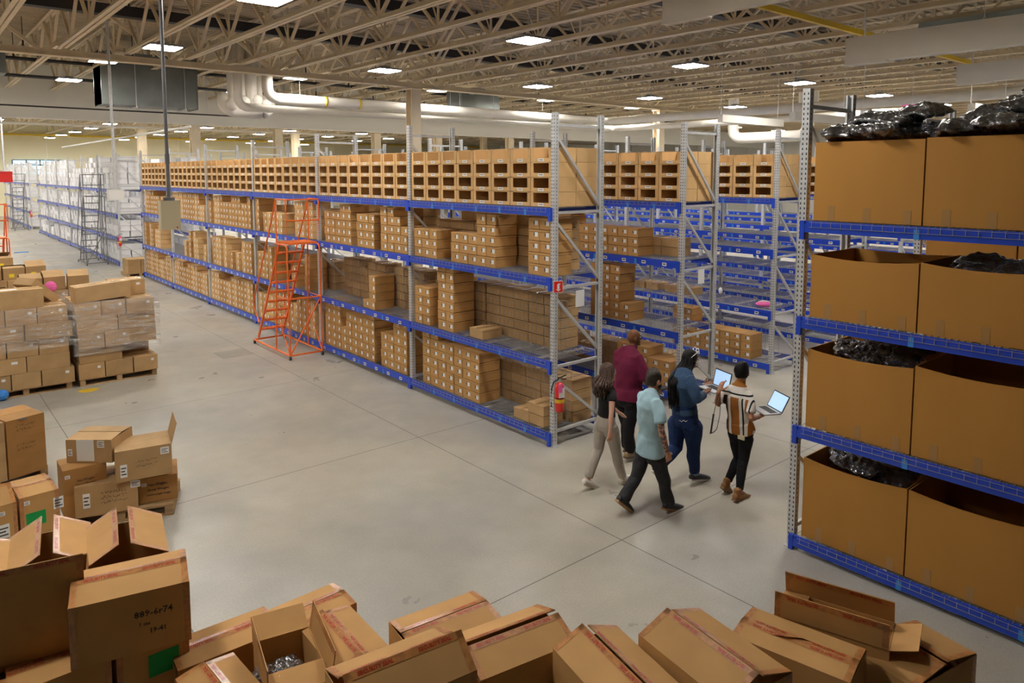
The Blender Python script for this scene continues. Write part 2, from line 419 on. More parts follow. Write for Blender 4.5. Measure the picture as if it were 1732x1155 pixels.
R2 = rack_run(3.0, 0, 6, LV, 'second pallet rack row, directly behind the long main rack', near='lab')
R3 = rack_run(6.0, 0, 6, LV, 'third pallet rack row, its end frame right of the denim jacket woman', near='lab')
for k in range(4, 8):
    rack_run(3.0*(k-1), 0, 4, (.2, 1.0, 1.75, 2.51, 3.52), '%s pallet rack row back from the main rack, mostly empty blue shelves' % od(k), holes=False, far=True)
RR = rack_run(0, -3.75-W, 1, LR, 'near right pallet rack holding huge cartons of black garment bags', 'wide')
rack_run(3.0, -3.75-W, 1, LR, 'rack directly behind the near right rack, large cartons on it', 'wide')
rack_run(6.0, -3.75-W, 1, (.2, 1.0, 1.75, 2.51), 'third rack row back on the right side of the cross aisle', far=True)
for q_ in (3, 4, 5): rack_run(3.0*q_, -3.75-W, 1, (.2, 1.0, 1.75, 2.51), '%s rack row back on the right side of the cross aisle' % od(q_+1), far=True)
LW = (.2, 1.25, 2.25, 3.3)
rack_run(0, 27.1, 6, LW, 'far rack of white cartons continuing the main rack line', far=True)
rack_run(3.0, 27.1, 6, LW, 'second row of the far white carton racks', far=True, holes=False)
rack_run(0, 54.2, 4, LW, 'most distant rack of white cartons, near the far wall', far=True, holes=False)
# wire mesh backs in the main rack
def mesh_panel(L, H):
    b = MB()
    for k in range(int(L/.1)+1): b.box(-.002, k*.1-.002, 0, .002, k*.1+.002, H, 'wire')
    for k in range(int(H/.1)+1): b.box(-.002, 0, k*.1-.002, .002, L, k*.1+.002, 'wire')
    return b.mesh('wire_mesh_panel')
MP = mesh_panel(3.6, .8)
for i in range(4):
    for z in (.21, 1.29): link('wire_mesh_panel', MP, R1, (.50, i*W+.1, z))
for i in range(2):
    for z in (.21, 1.29): link('wire_mesh_panel', MP, R2, (.5, i*W+.1, z)); link('wire_mesh_panel', MP, R3, (.5, i*W+.1, z))

# ---------------- open-front bins on the top shelves ----------------
BWD, BH_, BDP = .462, .216, .49
def make_bin():
    b = MB(); w = BWD/2-.007; h = BH_-.004; d = BDP; t = .004; m = 'kraft_pale'; f = .058
    b.box(0, -w, 0, d, w, t, m); b.box(0, -w, t, d, -w+t, h, m); b.box(0, w-t, t, d, w, h, m); b.box(d-t, -w+t, t, d, w-t, h, m)
    b.box(0, -w+t, t, t, w-t, .056, m); b.box(0, -w+t, .056, t, -w+f, h, m); b.box(0, w-f, .056, t, w-t, h, m)
    b.box(0, -w+t, h-.012, t, w-t, h, m)
    b.box(-.001, -w+f*.5, .062, 0, -w+f*.5+.004, h, 'card_in')
    o = b.build('open_front_bin')
    l = MB(); l.box(-.003, -.062, .008, -.001, .062, .05, 'white'); l.box(-.0036, -.045, .026, -.003, .045, .036, 'ink_brown'); l.build('label_card', o)
    return o
bin0 = make_bin(); KIDS[bin0.name] = list(bin0.children); nbin = 0
def bin_at(x, y, z, flip, label, group):
    global nbin
    o = bin0 if nbin == 0 else copy_tree(bin0)
    nbin += 1; o.location = (x, y, z); o.rotation_euler = (0, 0, (pi if flip else 0)+random.uniform(-.012, .012)); tag(o, label, 'cardboard bin', group)
BAYN = ['nearest', 'second', 'third', 'fourth', 'fifth', 'farthest']
for i in range(6):
    for k in range(8):
        for t in range(4):
            y = i*W+.054+BWD/2+k*.4652
            bin_at(.03, y, 3.532+t*BH_, False, 'open-front kraft bin, %s tier up, %s column from right, top of %s main bay' % (od(t+1), od(k+1), BAYN[i]), 'open-front bins on top of the main rack')
for k in range(1):
    for t in range(4): bin_at(D+.01, .054+BWD/2, 3.532+t*BH_, True, 'kraft bin facing the back aisle, %s tier up, at the main rack end' % od(t+1), 'bins at the back of the main rack top')
for R, x0, nm in ((2, 3.0, 'second'), (3, 6.0, 'third')):
    for k in range(7):
        for t in range(4): bin_at(x0+.03, .054+BWD/2+k*.4652, 3.532+t*BH_, False, 'open-front kraft bin, %s tier up, %s column from right, top of %s rack row' % (od(t+1), od(k+1), nm), 'open-front bins on top of the %s rack row' % nm)
    for t in range(4): bin_at(x0+D+.01, .054+BWD/2, 3.532+t*BH_, True, 'kraft bin facing backwards, %s tier up, at the %s rack row end' % (od(t+1), nm), 'bins at the back of the rack tops')
for k in range(3):
    for t in range(4): bin_at(9.03, .054+BWD/2+k*.4652, 3.532+t*BH_, False, 'open-front bin, %s tier up, %s column from right, top of fourth rack row' % (od(t+1), od(k+1)), 'open-front bins on top of the fourth rack row')

# ---------------- small cartons on the shelves ----------------
def carton_mesh(w, d, h, m, lab=True, name='small_carton', tape=False):
    b = MB(); e = .004
    b.box(0, -w/2+.003, 0, d, w/2-.003, h*.74, m); b.box(-.004, -w/2, h*.76, d, w/2, h-.009, m)
    b.box(-.0006, -w/2+.004, h*.55, 0, w/2-.004, h*.56, 'ink_brown') if False else None
    if lab:
        b.box(-.0046, -w*.38, h*.34, -.0031, -w*.10, h*.72, 'white'); b.box(-.0046, -w*.09, h*.40, -.0031, -w*.01, h*.68, 'hole')
    
    if tape: b.box(.0, -.025, h-.003, d, .025, h-.001, 'tape')
    return b.mesh(name)
SW, SD, SH = .238, .44, .17
small = [carton_mesh(SW, SD, SH, 'kraft'), carton_mesh(SW, SD, SH, 'kraft_pale')]
plain = carton_mesh(.36, .40, .165, 'kraft_pile', False, 'plain_carton', True)
whitem = carton_mesh(.405, .42, .238, 'white_card', False, 'white_carton')
POOL = []      # (distance, mesh, location, rz, place text, tier, stack)
def stack(x, y, z, n, mesh, place, sidx, pool, h, jit=.009, rz0=0):
    lim = .172 if mesh in small else .23
    f = y % W
    if mesh is not plain or True:
        if f < lim or f > W-lim: return
    for t in range(n):
        pool.append((mesh, (x+random.uniform(-jit, jit), y+random.uniform(-jit, jit)*.3, z+.008+t*h), rz0+random.uniform(-.01, .01), place, t+1, sidx))
SP = []; PP = []; WP = []
LN = {0: 'bottom shelf', 1: 'second shelf', 2: 'third shelf'}
def group_px(x0, z, xl, yl, counts, place, pool=SP, w=SW, s0=1, fx_=.035):
    """stacks from a left end seen at pixel (xl, yl) at height z, running towards the near end"""
    y = at(xl, yl, 0, x0).y - w/2
    for i, n in enumerate(counts):
        if n and y > x0*0 + .14: stack(x0+fx_, y, z, n, small[0], place, s0+i, pool, SH)
        y -= w+.006
    return y
# nearest bay of the main rack
group_px(0, LV[0], 713, 640, [6, 6, 5, 5, 5, 5, 5], 'bottom shelf of nearest main bay')
group_px(0, LV[1], 700, 520, [4, 4, 0, 7, 7], 'second shelf of nearest main bay')
group_px(0, LV[2], 698, 420, [3, 3, 3], 'third shelf of nearest main bay, left group')
group_px(0, LV[2], 760, 430, [3, 3, 3, 5, 5], 'third shelf of nearest main bay, middle group', s0=4)
group_px(0, LV[2], 891, 450, [5, 5], 'third shelf of nearest main bay, right group', s0=9)
# second bay
group_px(0, LV[0], 549, 560, [6, 6, 6, 3, 5, 5, 5, 5, 6, 0, 4, 4, 6, 6], 'bottom shelf of second main bay')
group_px(0, LV[1], 612, 500, [1, 4], 'second shelf of second main bay')
group_px(0, LV[2], 547, 385, [4, 4, 4, 5, 5, 0, 4, 4, 4, 0, 5, 5, 4, 3, 3], 'third shelf of second main bay')
# bays three to six
rnd = random.Random(3)
for i in range(2, 6):
    for l in range(3):
        y = (i+1)*W-.2; k = 1
        dens = (.97, .45, .85)[l]
        n = rnd.choice((4, 5, 5)); run = rnd.randint(2, 4)
        while y > i*W+.2:
            if run == 0: n = rnd.choice((3, 4, 5, 5, 5) if l != 0 else (4, 5, 5, 5)); run = rnd.randint(2, 4)
            run -= 1
            if rnd.random() < dens or l == 0: stack(.035, y, LV[l], n, small[1 if rnd.random() < .4 else 0], '%s of %s main bay' % (LN[l], BAYN[i]), k, SP, SH)
            y -= SW+.008; k += 1
# second and third rack rows seen through the aisle
def row_group(x0, z, ya, counts, place):
    y = ya
    for i, n in enumerate(counts):
        if n: stack(x0+.035, y, z, n, small[0], place, i+1, SP, SH)
        y -= SW+.008
row_group(3, LV[2], 3.05, [5, 5, 3, 3, 3, 3, 3, 3, 3], 'third shelf, second rack row'); row_group(3, LV[1], 2.0, [6, 6, 6, 2], 'second shelf, second rack row')
row_group(3, LV[0], 1.3, [4, 4, 4, 3, 3], 'bottom shelf, second rack row')
row_group(6, LV[0], 2.3, [5, 5, 3, 3, 3, 3, 3, 3], 'bottom shelf, third rack row')
# deep plain cartons at the back half of the main rack
def back(x, z, ya, yb, n, place, ragged=0):
    y = ya; k = 1
    while y > yb:
        stack(x, y, z, max(1, n-rnd.randint(0, ragged)), plain, place, k, PP, .167, jit=.006); y -= .366; k += 1
back(.55, LV[1], 2.05, .2, 5, 'second shelf of nearest main bay'); back(.55, LV[0], 1.75, .2, 4, 'bottom shelf of nearest main bay')
back(.55, LV[1], 7.3, 4.0, 5, 'second shelf of second main bay', 1); back(.55, LV[1], 3.55, 2.2, 5, 'second shelf of nearest main bay, far half', 1); back(.55, LV[1], 15.1, 7.9, 4, 'second shelf farther along', 1)
back(.55, LV[2], 3.5, .3, 5, 'third shelf of nearest main bay', 1); back(.55, LV[2], 7.3, 4.1, 5, 'third shelf of second main bay', 1); back(.55, LV[2], 11.1, 7.9, 5, 'third shelf of third main bay', 2)
back(3.5, LV[0], 3.5, .3, 3, 'bottom shelf of second rack row', 1); back(3.52, LV[2], 1.0, .3, 2, 'third shelf of second rack row')
back(.55, LV[0], 7.3, 4.1, 4, 'bottom shelf of second main bay', 2)
for q in ((.06, .75, LV[0], 1), (.06, .42, LV[0], 2)): stack(q[0], q[1], q[2], q[3], plain, 'front of bottom shelf beside the extinguisher', 1 if q[3] == 1 else 2, PP, .167)
stack(.06, at(800, 520, 0, 0).y, LV[1], 1, plain, 'front edge of second shelf, alone', 1, PP, .167)
# far white cartons
def whites(x0, y0, nb, tag_, z_levels, top=True, seed=1):
    r = random.Random(seed)
    for i in range(nb):
        for l, z in enumerate(z_levels):
            y = y0+(i+1)*W-.32; k = 1
            while y > y0+i*W+.2:
                n = 3 if l < 3 else r.randint(3, 6)
                if l < 3 and r.random() < .3: n = 2
                if l == 3 and r.random() < .12: n = 0
                WP.append((y, x0, z, n, whitem, '%s level of %s bay, %s' % (('bottom', 'second', 'third', 'top')[l], od(i+1), tag_), k)); y -= .435; k += 1
whites(.05, 27.1, 6, 'far rack', LW, seed=2); whites(3.05, 27.1, 6, 'second far rack', LW, seed=3); whites(.05, 54.2, 4, 'most distant rack', LW, seed=4)
WQ = []
for y, x0, z, n, me, pl, k in WP:
    rr = random.Random(int(y*100+z*7))
    for t in range(n): WQ.append((me, (x0+rr.uniform(0, .12), y+rr.uniform(-.01, .01), z+.008+t*.242), rr.uniform(-.03, .03), pl, t+1, k))
    if n and y < 32 and x0 < 1: 
        for t in range(n): WQ.append((me, (x0+.5, y, z+.008+t*.242), 0, pl+', behind', t+1, k))
def emit(pool, name, cat, fmt, group, limit, stuff_label):
    pool.sort(key=lambda q: (Vector(q[1])-Vector(CPOS)).length)
    for q in pool[:limit]:
        o = link(name, q[0], loc=q[1], rz=q[2]); tag(o, fmt % (od(q[4]), od(q[5]), q[3]), cat, group)
    rest = pool[limit:]
    if rest:
        b = MB()
        for q in rest:
            Tm = Matrix.Translation(q[1]) @ Matrix.Rotation(q[2], 4, 'Z'); me = q[0]
            vs = [Tm @ v.co for v in me.vertices]; off = len(b.v); b.v += [tuple(v) for v in vs]
            idx = [b.mi(m) for m in me.materials]
            for p in me.polygons: b.f.append([off+j for j in p.vertices]); b.m.append(idx[p.material_index])
        tag(b.build(name+'_mass'), stuff_label, cat, kind='stuff')
emit(SP, 'small_carton', 'carton', 'small kraft carton, %s tier up, %s stack, %s', 'small labelled cartons on the racks', 300, 'hundreds of small labelled kraft cartons stacked in the farther bays of the main rack')
emit(PP, 'plain_carton', 'carton', 'plain kraft carton, %s tier up, %s stack, %s', 'plain cartons on the racks', 300, 'plain kraft cartons stacked in the back of the farther main rack bays')
emit(WQ, 'white_carton', 'carton', 'white carton, %s tier up, %s stack, %s', 'white cartons on the far racks', 300, 'masses of white cartons filling the farther white racks')
# ---------------- overhead services ----------------
def one(name, mb, label, cat, group=None, smooth=False, loc=None):
    return tag(mb.build(name, smooth=smooth, loc=loc), label, cat, group)
def hung(b, x, y, z): b.tube([(x, y, z), (x, y, ZD-.003)], .006, 'steel', 5)
for i, (Y, z, lab) in enumerate(((18.98, 7.75, 'black sprinkler pipe closest behind the main girder'), (21.3, 7.75, 'middle black sprinkler pipe beyond the girder'), (24.5, 7.55, 'black sprinkler pipe in front of the white header wall'))):
    b = MB(); b.tube([(-14.9, Y, z), (40, Y, z)], .06, 'black_pipe', 8)
    for k in range(18): b.tube([(-13+3*k, Y, z), (-13+3*k, Y, z+.25)], .03, 'black_pipe', 6); b.tube([(-13+3*k, Y, z), (-13+3*k, Y, ZD-.003)], .012, 'black_pipe', 5)
    one('sprinkler_pipe', b, lab, 'pipe', 'black sprinkler pipes')
for i, Y in enumerate((14.9, 9.6, 4.4)):  # long black boxes drawn as dark strips up in the trusses
    b = MB(); b.box(-14.9, Y-.16, 8.28, 50, Y+.16, 8.56, 'black_pipe')
    for k in range(16): b.box(-14+4*k, Y-.02, 8.5, -13.96+4*k, Y+.02, ZD-.003, 'black_pipe')
    one('overhead_strip', b, 'black strip above the near trusses, %s one from the main girder' % od(i+1), 'cable tray', 'black strips in the trusses')
b = MB(); b.tube([(-14.9, 27.5, 6.7), (6.2, 27.5, 6.7)], .035, 'black_pipe', 6)
for k in range(5): hung(b, -12+4*k, 27.5, 6.7)
one('conduit_pipe', b, 'thin dark pipe running across the white header wall', 'pipe')
for Y, lab in ((31.5, 'thin white cable tray hanging below the header wall'),):
    b = MB(); b.box(-14, Y, 6.2, 16, Y+.12, 6.26, 'white')
    for k in range(6): hung(b, -13+5*k, Y+.06, 6.2)
    one('overhead_strip', b, lab, 'cable tray')
b = MB(); p, q = at(105, 249, 2, 5.6), at(322, 214, 2, 5.6); b.tube([p, q], .04, 'white', 6)
for f in (.1, .5, .9): r = p.lerp(q, f); hung(b, r.x, r.y, 5.6)
one('rail', b, 'slanting thin white rail hanging far beyond the header', 'rail')
# large sheet-metal duct
b = MB(); x0, x1, y0, y1, z0, z1 = -1.75, 1.35, 20.1, 21.2, 6.33, 8.1
b.box(x0, y0, z0, x1, y1, z1, 'duct')
for x in (x0, x0+.35, x1-.03): b.box(x, y0-.03, z0-.03, x+.03, y1+.03, z1+.03, 'duct')
for x in (-.7, .9): b.tube([(x, y0-.05, z0-.05), (x, y0-.05, ZD-.003)], .012, 'steel', 5); b.bar((x, y0-.1, z0-.05), (x, y1+.1, z0-.05), .05, .04, 'steel')
one('air_duct', b, 'large dark grey sheet-metal air duct hanging in front of the header wall', 'air duct')
b = MB(); b.box(12.6, 19.3, 6.9, 14.8, 20.5, 7.9, 'duct'); 
for x in (12.8, 14.6): hung(b, x, 19.9, 7.9)
one('air_duct', b, 'small bluish sheet-metal duct behind the top of the end frame', 'air duct')
b = MB(); b.box(-6.2, 20, 7.1, -4.35, 21, 7.9, 'duct'); hung(b, -5, 20.5, 7.9); one('unit_heater', b, 'dark boxy heater unit high at the left edge', 'heater')
# insulated pipes
def bend(pts, r=.35, n=5):
    out = [Vector(pts[0])]
    for a, c, d in zip(pts, pts[1:], pts[2:]):
        a, c, d = Vector(a), Vector(c), Vector(d); u = (a-c).normalized()*r; v = (d-c).normalized()*r
        for k in range(n+1):
            t = k/n; out.append((1-t)**2*(c+u) + 2*t*(1-t)*c + t*t*(c+v))
    out.append(Vector(pts[-1])); return out
p = at(462, 166, 1, 17.9)
b = MB(); b.tube(bend([(p.x-.2, 17.9, p.z+1.1), (p.x-.2, 17.9, p.z), (20.9, 17.9, p.z-.02), (21.2, -12, p.z)], .4), .19, 'white_pipe', 14)
for f in range(9): hung(b, p.x+1+2.4*f, 17.9, p.z)
for f in range(6): hung(b, 21.1, 16-4.5*f, p.z)
for x in (5.2, 6.6): b.tube([(x, 17.9, p.z), (x+.08, 17.9, p.z)], .2, 'yellow', 14)
one('insulated_pipe', b, 'thick white insulated pipe running across the hall and turning right', 'pipe', smooth=True)
b = MB(); zz_ = p.z-.32; b.tube(bend([(p.x-1.0, 18.6, 8.6), (p.x-1.0, 18.6, zz_), (22, 18.6, zz_), (22.3, 4, zz_)], .4), .15, 'white_pipe', 12)
for f in range(9): hung(b, p.x+1+2.4*f, 18.6, zz_)
one('insulated_pipe', b, 'second thinner insulated pipe just below the thick white one', 'pipe', smooth=True)
cx_, cy_ = at(415, 150, 1, 19.5).x, 19.5
b = MB()
for dx, dy, r, z0 in ((-.5, 0, .17, 6.6), (-.15, .1, .2, 6.45), (.2, 0, .22, 6.55), (.55, .1, .12, 6.6)): b.tube([(cx_+dx, cy_+dy, z0), (cx_+dx, cy_+dy, ZD-.01)], r, 'white_pipe', 12)
b.tube(bend([(cx_-.7, cy_+.2, 6.9), (cx_-.7, cy_+.2, 6.35), (cx_+.9, cy_+.2, 6.3), (cx_+.9, cy_+.2, 6.9)], .3), .26, 'white_pipe', 12)
for dx, z in ((-.55, 6.5), (-.1, 6.62), (.35, 6.7), (.7, 6.55)): b.ball((cx_+dx, cy_-.1, z), .22, 'white_pipe', 12, 8)
one('pipe_riser_cluster', b, 'bulky cluster of white insulated risers right of the big duct', 'pipe cluster', smooth=True)
q = at(1290, 232, 0, 24)
b = MB(); b.tube(bend([(24, q.y+1.6, q.z+1.3), (24, q.y+1.6, q.z), (24, q.y-2.2, q.z), (24, q.y-2.2, q.z+1.3)], .5), .25, 'white_pipe', 12)
b.tube([(24, q.y+1.6, q.z+1.2), (24, q.y+1.6, ZD-.01)], .25, 'white_pipe', 12); b.tube([(24, q.y-2.2, q.z+1.2), (24, q.y-2.2, ZD-.01)], .42, 'white_pipe', 12)
one('insulated_pipe', b, 'U-shaped insulated pipe loop behind the third frame', 'pipe', smooth=True)
# hanging white panels
def panel(x, y0, y1, z0, z1, lab, th=.16):
    b = MB(); b.box(x, y0, z0, x+th, y1, z1, 'panel'); b.box(x-.01, y1-.9, z0-.03, x+th+.01, y1+.01, z0, 'panel')
    for y in (y1-.35, y0+.6): b.tube([(x+th/2, y, z1), (x+th/2, y, ZD-.003)], .02, 'white', 6)
    one('hanging_panel', b, lab, 'hanging panel', 'long white panels hanging under the roof')
panel(3.2, -5.5, .64, 6.62, 7.4, 'largest long white panel hanging at the top of the hall')
panel(9.5, -6.5, .40, 6.49, 7.06, 'long white hanging panel crossed by a band of shade, between two others', .3)
panel(15.6, -7, .17, 6.5, 7.02, 'smaller white hanging panel at the top edge, right of the shaded one', .3)
w_ = at(1718, 150, 0, 21.8); panel(21.8, -9, w_.y, 6.5, 7.05, 'smallest white hanging panel, at the right edge above the bags', .3)
for i, (px, py, px2) in enumerate(((1218, 200, 1298), (1340, 196, 1418), (1460, 192, 1555), (1643, 182, 1710))):
    a = at(px, py, 2, 5.88); c = at(px2, py+10, 2, 5.88)
    b = MB(); b.box(0, -.1, -.13, max(1.2, c.x-a.x), .1, .13, 'panel'); hung_x = max(1.2, c.x-a.x)
    for x in (.15, hung_x-.15): b.tube([(x, .07, .12), (x, .07, ZD-.003-5.88)], .01, 'white', 5)
    one('hanging_panel', b, 'short white hanging panel below the thick pipe, %s from the left' % od(i+1), 'hanging panel', 'short white panels under the pipe', loc=tuple(a))
b = MB(); b.bar((3.5, .76, 7.42), (26, .76, 7.42), .09, .12, 'yellow')
for k in range(6): b.tube([(4.5+4*k, .76, 7.46), (4.5+4*k, .76, ZD-.003)], .01, 'steel', 5)
one('crane_rail', b, 'yellow painted rail running above the white hanging panels', 'rail')
b = MB(); b.box(11.15, -5.2, 7.2, 14.4, -.5, 7.48, 'duct'); b.box(11.6, -1.4, 6.95, 12.1, -1.0, 7.2, 'duct'); b.tube([(11.4, -5.5, 7.1), (11.4, .6, 7.1)], .09, 'duct', 10)
for x in (11.3, 14.2): hung(b, x, -3.3, 7.45)
one('air_duct', b, 'dark metal duct in the top right corner above the white panels', 'air duct')
# drop poles with boxes
def drop(p, hw, h, r, lab, m='beige', pole='steel_dark'):
    o = empty('drop_pole', tuple(p), 0, lab, 'drop pole', 'power drop poles'); b = MB()
    b.tube([(0, 0, h+.02), (0, 0, ZD-.003-p.z)], r, pole, 10); b.tube([(0, 0, h+.55), (0, 0, h+.7)], r*1.35, pole, 10); b.build('pole', o)
    b = MB(); b.box(-hw, -hw*.62, 0, hw, hw*.62, h, m); b.box(-hw*1.04, -hw*.68, h*.93, hw*1.04, hw*.68, h*1.0, m)
    b.box(-hw*1.0-.004, -hw*.45, h*.08, -hw, hw*.45, h*.86, m); b.build('junction_box', o)
    b = MB(); b.tube([(0, 0, h), (0, 0, h+.05)], hw*.62, pole, 12); b.build('collar', o)
    if m == 'beige':
        b = MB(); b.ball((hw*.6, -hw*.64, h*.08), .012, 'red', 8, 6); b.build('indicator', o)
drop(at(288, 388, 0, -4.0), .135, .44, .026, 'close steel drop pole carrying a beige electrical box, before the main rack')
drop(at(196, 338, 1, 15.9), .2, .3, .04, 'thin drop pole with a pale box before the far white racks', 'white', 'steel')
drop(at(8, 308, 1, 34), .3, .5, .04, 'thinnest drop pole with a red box, by the left edge', 'red', 'steel')

# ---------------- ladders ----------------
def ladder(loc, rz, m, H, nst, lab, Lb=2.05, Wd=.74):
    o = empty('rolling_ladder', loc, rz, lab, 'ladder'); t = .017; w0, w1 = 0, Wd
    # local: x width, y from near end (0) to foot of the stairs (Lb), z up; the platform is at the near end
    P = [(w0, 0), (w1, 0)]; pl = .62
    b = MB(); z = .1
    b.tube([(w0, 0, z), (w1, 0, z), (w1, Lb, z), (w0, Lb, z), (w0, 0, z)], t+.003, m, 8); b.build('base_frame', o)
    for x in (w0, w1):
        b = MB(); b.tube(bend([(x, .0, z), (x, .03, H-.02), (x, pl, H-.02)], .12, 4), t, m, 8)
        b.tube([(x, Lb*.36, z), (x, pl, H)], t, m, 8); b.build('leg', o)
        b = MB(); xi = .08 if x == w0 else Wd-.08
        b.bar((xi, Lb-.05, .15), (xi, pl-.02, H), .03, .06, m); b.build('stringer', o)
        b = MB(); hr = .95
        b.tube(bend([(xi-.05*(1 if x == w0 else -1), Lb-.25, .55), (x, Lb+.02, .95), (x, pl+.05, H+.72), (x, pl-.05, H+hr), (x, .03, H+hr), (x, .03, H)], .09, 4), t, m, 8)
        b.tube([(x, pl-.05, H), (x, pl-.05, H+hr)], t, m, 8); b.build('handrail', o)
    b = MB(); b.tube([(w0, .03, H+.95), (w1, .03, H+.95)], t, m, 8); b.tube([(w0, .03, H+.5), (w1, .03, H+.5)], t, m, 8); b.tube([(w0, 0, H*.53), (w1, 0, H*.53)], t, m, 8); b.build('back_rail', o)
    b = MB()
    b.tube([(w0, 0, z), (w0, Lb*.45, H*.53), (w0, 0, H*.53)], t, m, 8); b.tube([(w1, 0, z), (w1, Lb*.45, H*.53), (w1, 0, H*.53)], t, m, 8)
    b.tube([(w0, 0, z), (w1, 0, H*.53)], t, m, 8); b.build('diagonal_brace', o)
    b = MB(); b.box(.06, 0, H-.01, Wd-.06, pl, H+.03, m); b.build('platform', o)
    for k in range(nst):
        f = (k+1)/(nst+1); y = (Lb-.05)+(pl-.02-(Lb-.05))*f; zz = .15+(H-.15)*f
        b = MB(); b.box(.08, y-.09, zz-.03, Wd-.08, y+.09, zz, m)
        for q in range(6): b.box(.1+q*.09, y-.08, zz, .14+q*.09, y+.08, zz+.004, m)
        b.build('step', o)
    for x, y in ((w0, 0), (w1, 0), (w0, Lb), (w1, Lb)):
        b = MB(); b.tube([(x-.015, y, .045), (x+.015, y, .045)], .045, 'black_rubber', 12); b.box(x-.02, y-.02, .04, x+.02, y+.02, .1, 'steel_dark'); b.build('caster', o)
    return o
Hl = at(500, 410, 1, 7.6).z
ladder((-.90, 7.22, 0), 0, 'orange', Hl, 9, 'orange rolling warehouse ladder with handrails standing at the main rack')
p = at(160, 448, 2, 0); ladder((-1.05, p.y-.2, 0), 0, 'steel_dark', 3.0, 9, 'dark grey rolling ladder before the near end of the white racks', 2.0, .8)
ladder((-1.1, at(45, 390, 2, 0).y, 0), 0, 'steel_dark', 3.0, 9, 'dark rolling ladder farther down the aisle of white racks', 2.0, .8)
p = at(4, 560, 1, 9.0); ladder((at(0, 440, 1, 17).x-.5, 17, 0), 0, 'orange', 2.2, 7, 'sliver of an orange rolling ladder at the left edge behind the pile')

# ---------------- fire extinguisher, signs ----------------
def extinguisher(loc, rz, lab):
    o = empty('fire_extinguisher', loc, rz, lab, 'fire extinguisher'); b = MB(); r = .068
    b.tube([(0, 0, 0), (0, 0, .015), (0, 0, .37), (0, 0, .42), (0, 0, .44)], [r*.9, r, r, r*.6, .02], 'red', 20); b.build('cylinder', o, smooth=True)
    b = MB(); b.tube([(0, 0, .14), (0, 0, .19)], r+.003, 'yellow', 20); b.tube([(0, 0, .2), (0, 0, .215)], r+.004, 'black_rubber', 20); b.box(-.035, -r-.004, .22, .05, -r+.01, .36, 'white'); b.build('band_label', o)
    b = MB(); b.box(-.02, -.02, .44, .02, .02, .48, 'steel'); b.bar((-.03, 0, .49), (.1, 0, .53), .02, .01, 'black_rubber'); b.bar((-.03, 0, .48), (.1, 0, .47), .02, .01, 'black_rubber'); b.build('valve_handle', o)
    b = MB(); b.tube([(-.02, 0, .47), (-.09, 0, .45), (-.125, 0, .35), (-.13, 0, .2), (-.125, 0, .08)], .011, 'black_rubber', 8); b.build('hose', o, smooth=True)
    b = MB(); b.box(-.05, -r-.012, .3, .01, -r-.006, .42, 'pink'); b.build('pink_tag', o); return o
extinguisher((.035, -.125, at(940, 696, 1, -.1).z), radians(-20), 'red fire extinguisher with pink tag on the end post of the main rack')
for X, Y, l in ((0.02, 27.0, 'small distant red extinguisher on the first white rack end post'), (.02, 54.0, 'tiny red extinguisher on the most distant white rack end')):
    extinguisher((X, Y-.01, .9), 0, l)
s = at(944, 485, 1, -.06)
o = empty('fire_sign', (s.x, -.06, s.z), radians(-20), 'red sign with white extinguisher symbol on the main rack end post', 'sign'); b = MB(); b.box(-.075, -.004, -.085, .075, 0, .085, 'white'); b.box(-.068, -.006, -.078, .068, -.004, .078, 'red'); b.build('plate', o)
b = MB(); b.box(-.018, -.009, -.03, .018, -.006, .035, 'white'); b.box(-.008, -.009, .035, .03, -.006, .048, 'white'); b.quad((-.04, -.008, -.035), (.04, -.008, -.035), (.0, -.008, -.065), (0, -.008, -.065), 'white'); b.build('symbol', o)
for px, py, X, lab in ((981, 505, .55, 'white paper sheet hanging from the cross brace of the main rack end'), (1186, 468, 3.6, 'white paper hanging from the cross brace of the second rack end')):
    q = at(px, py, 1, -.03); b = MB(); b.box(q.x-.09, -.032, q.z-.12, q.x+.09, -.028, q.z+.13, 'white'); one('paper_sheet', b, lab, 'paper', 'papers on rack ends')
q = at(1215, 491, 1, -.03); b = MB(); b.ball((q.x, -.075, q.z), (.05, .03, .06), 'white', 10, 6); one('plastic_bag', b, 'small white plastic bag on the second rack end frame', 'bag')

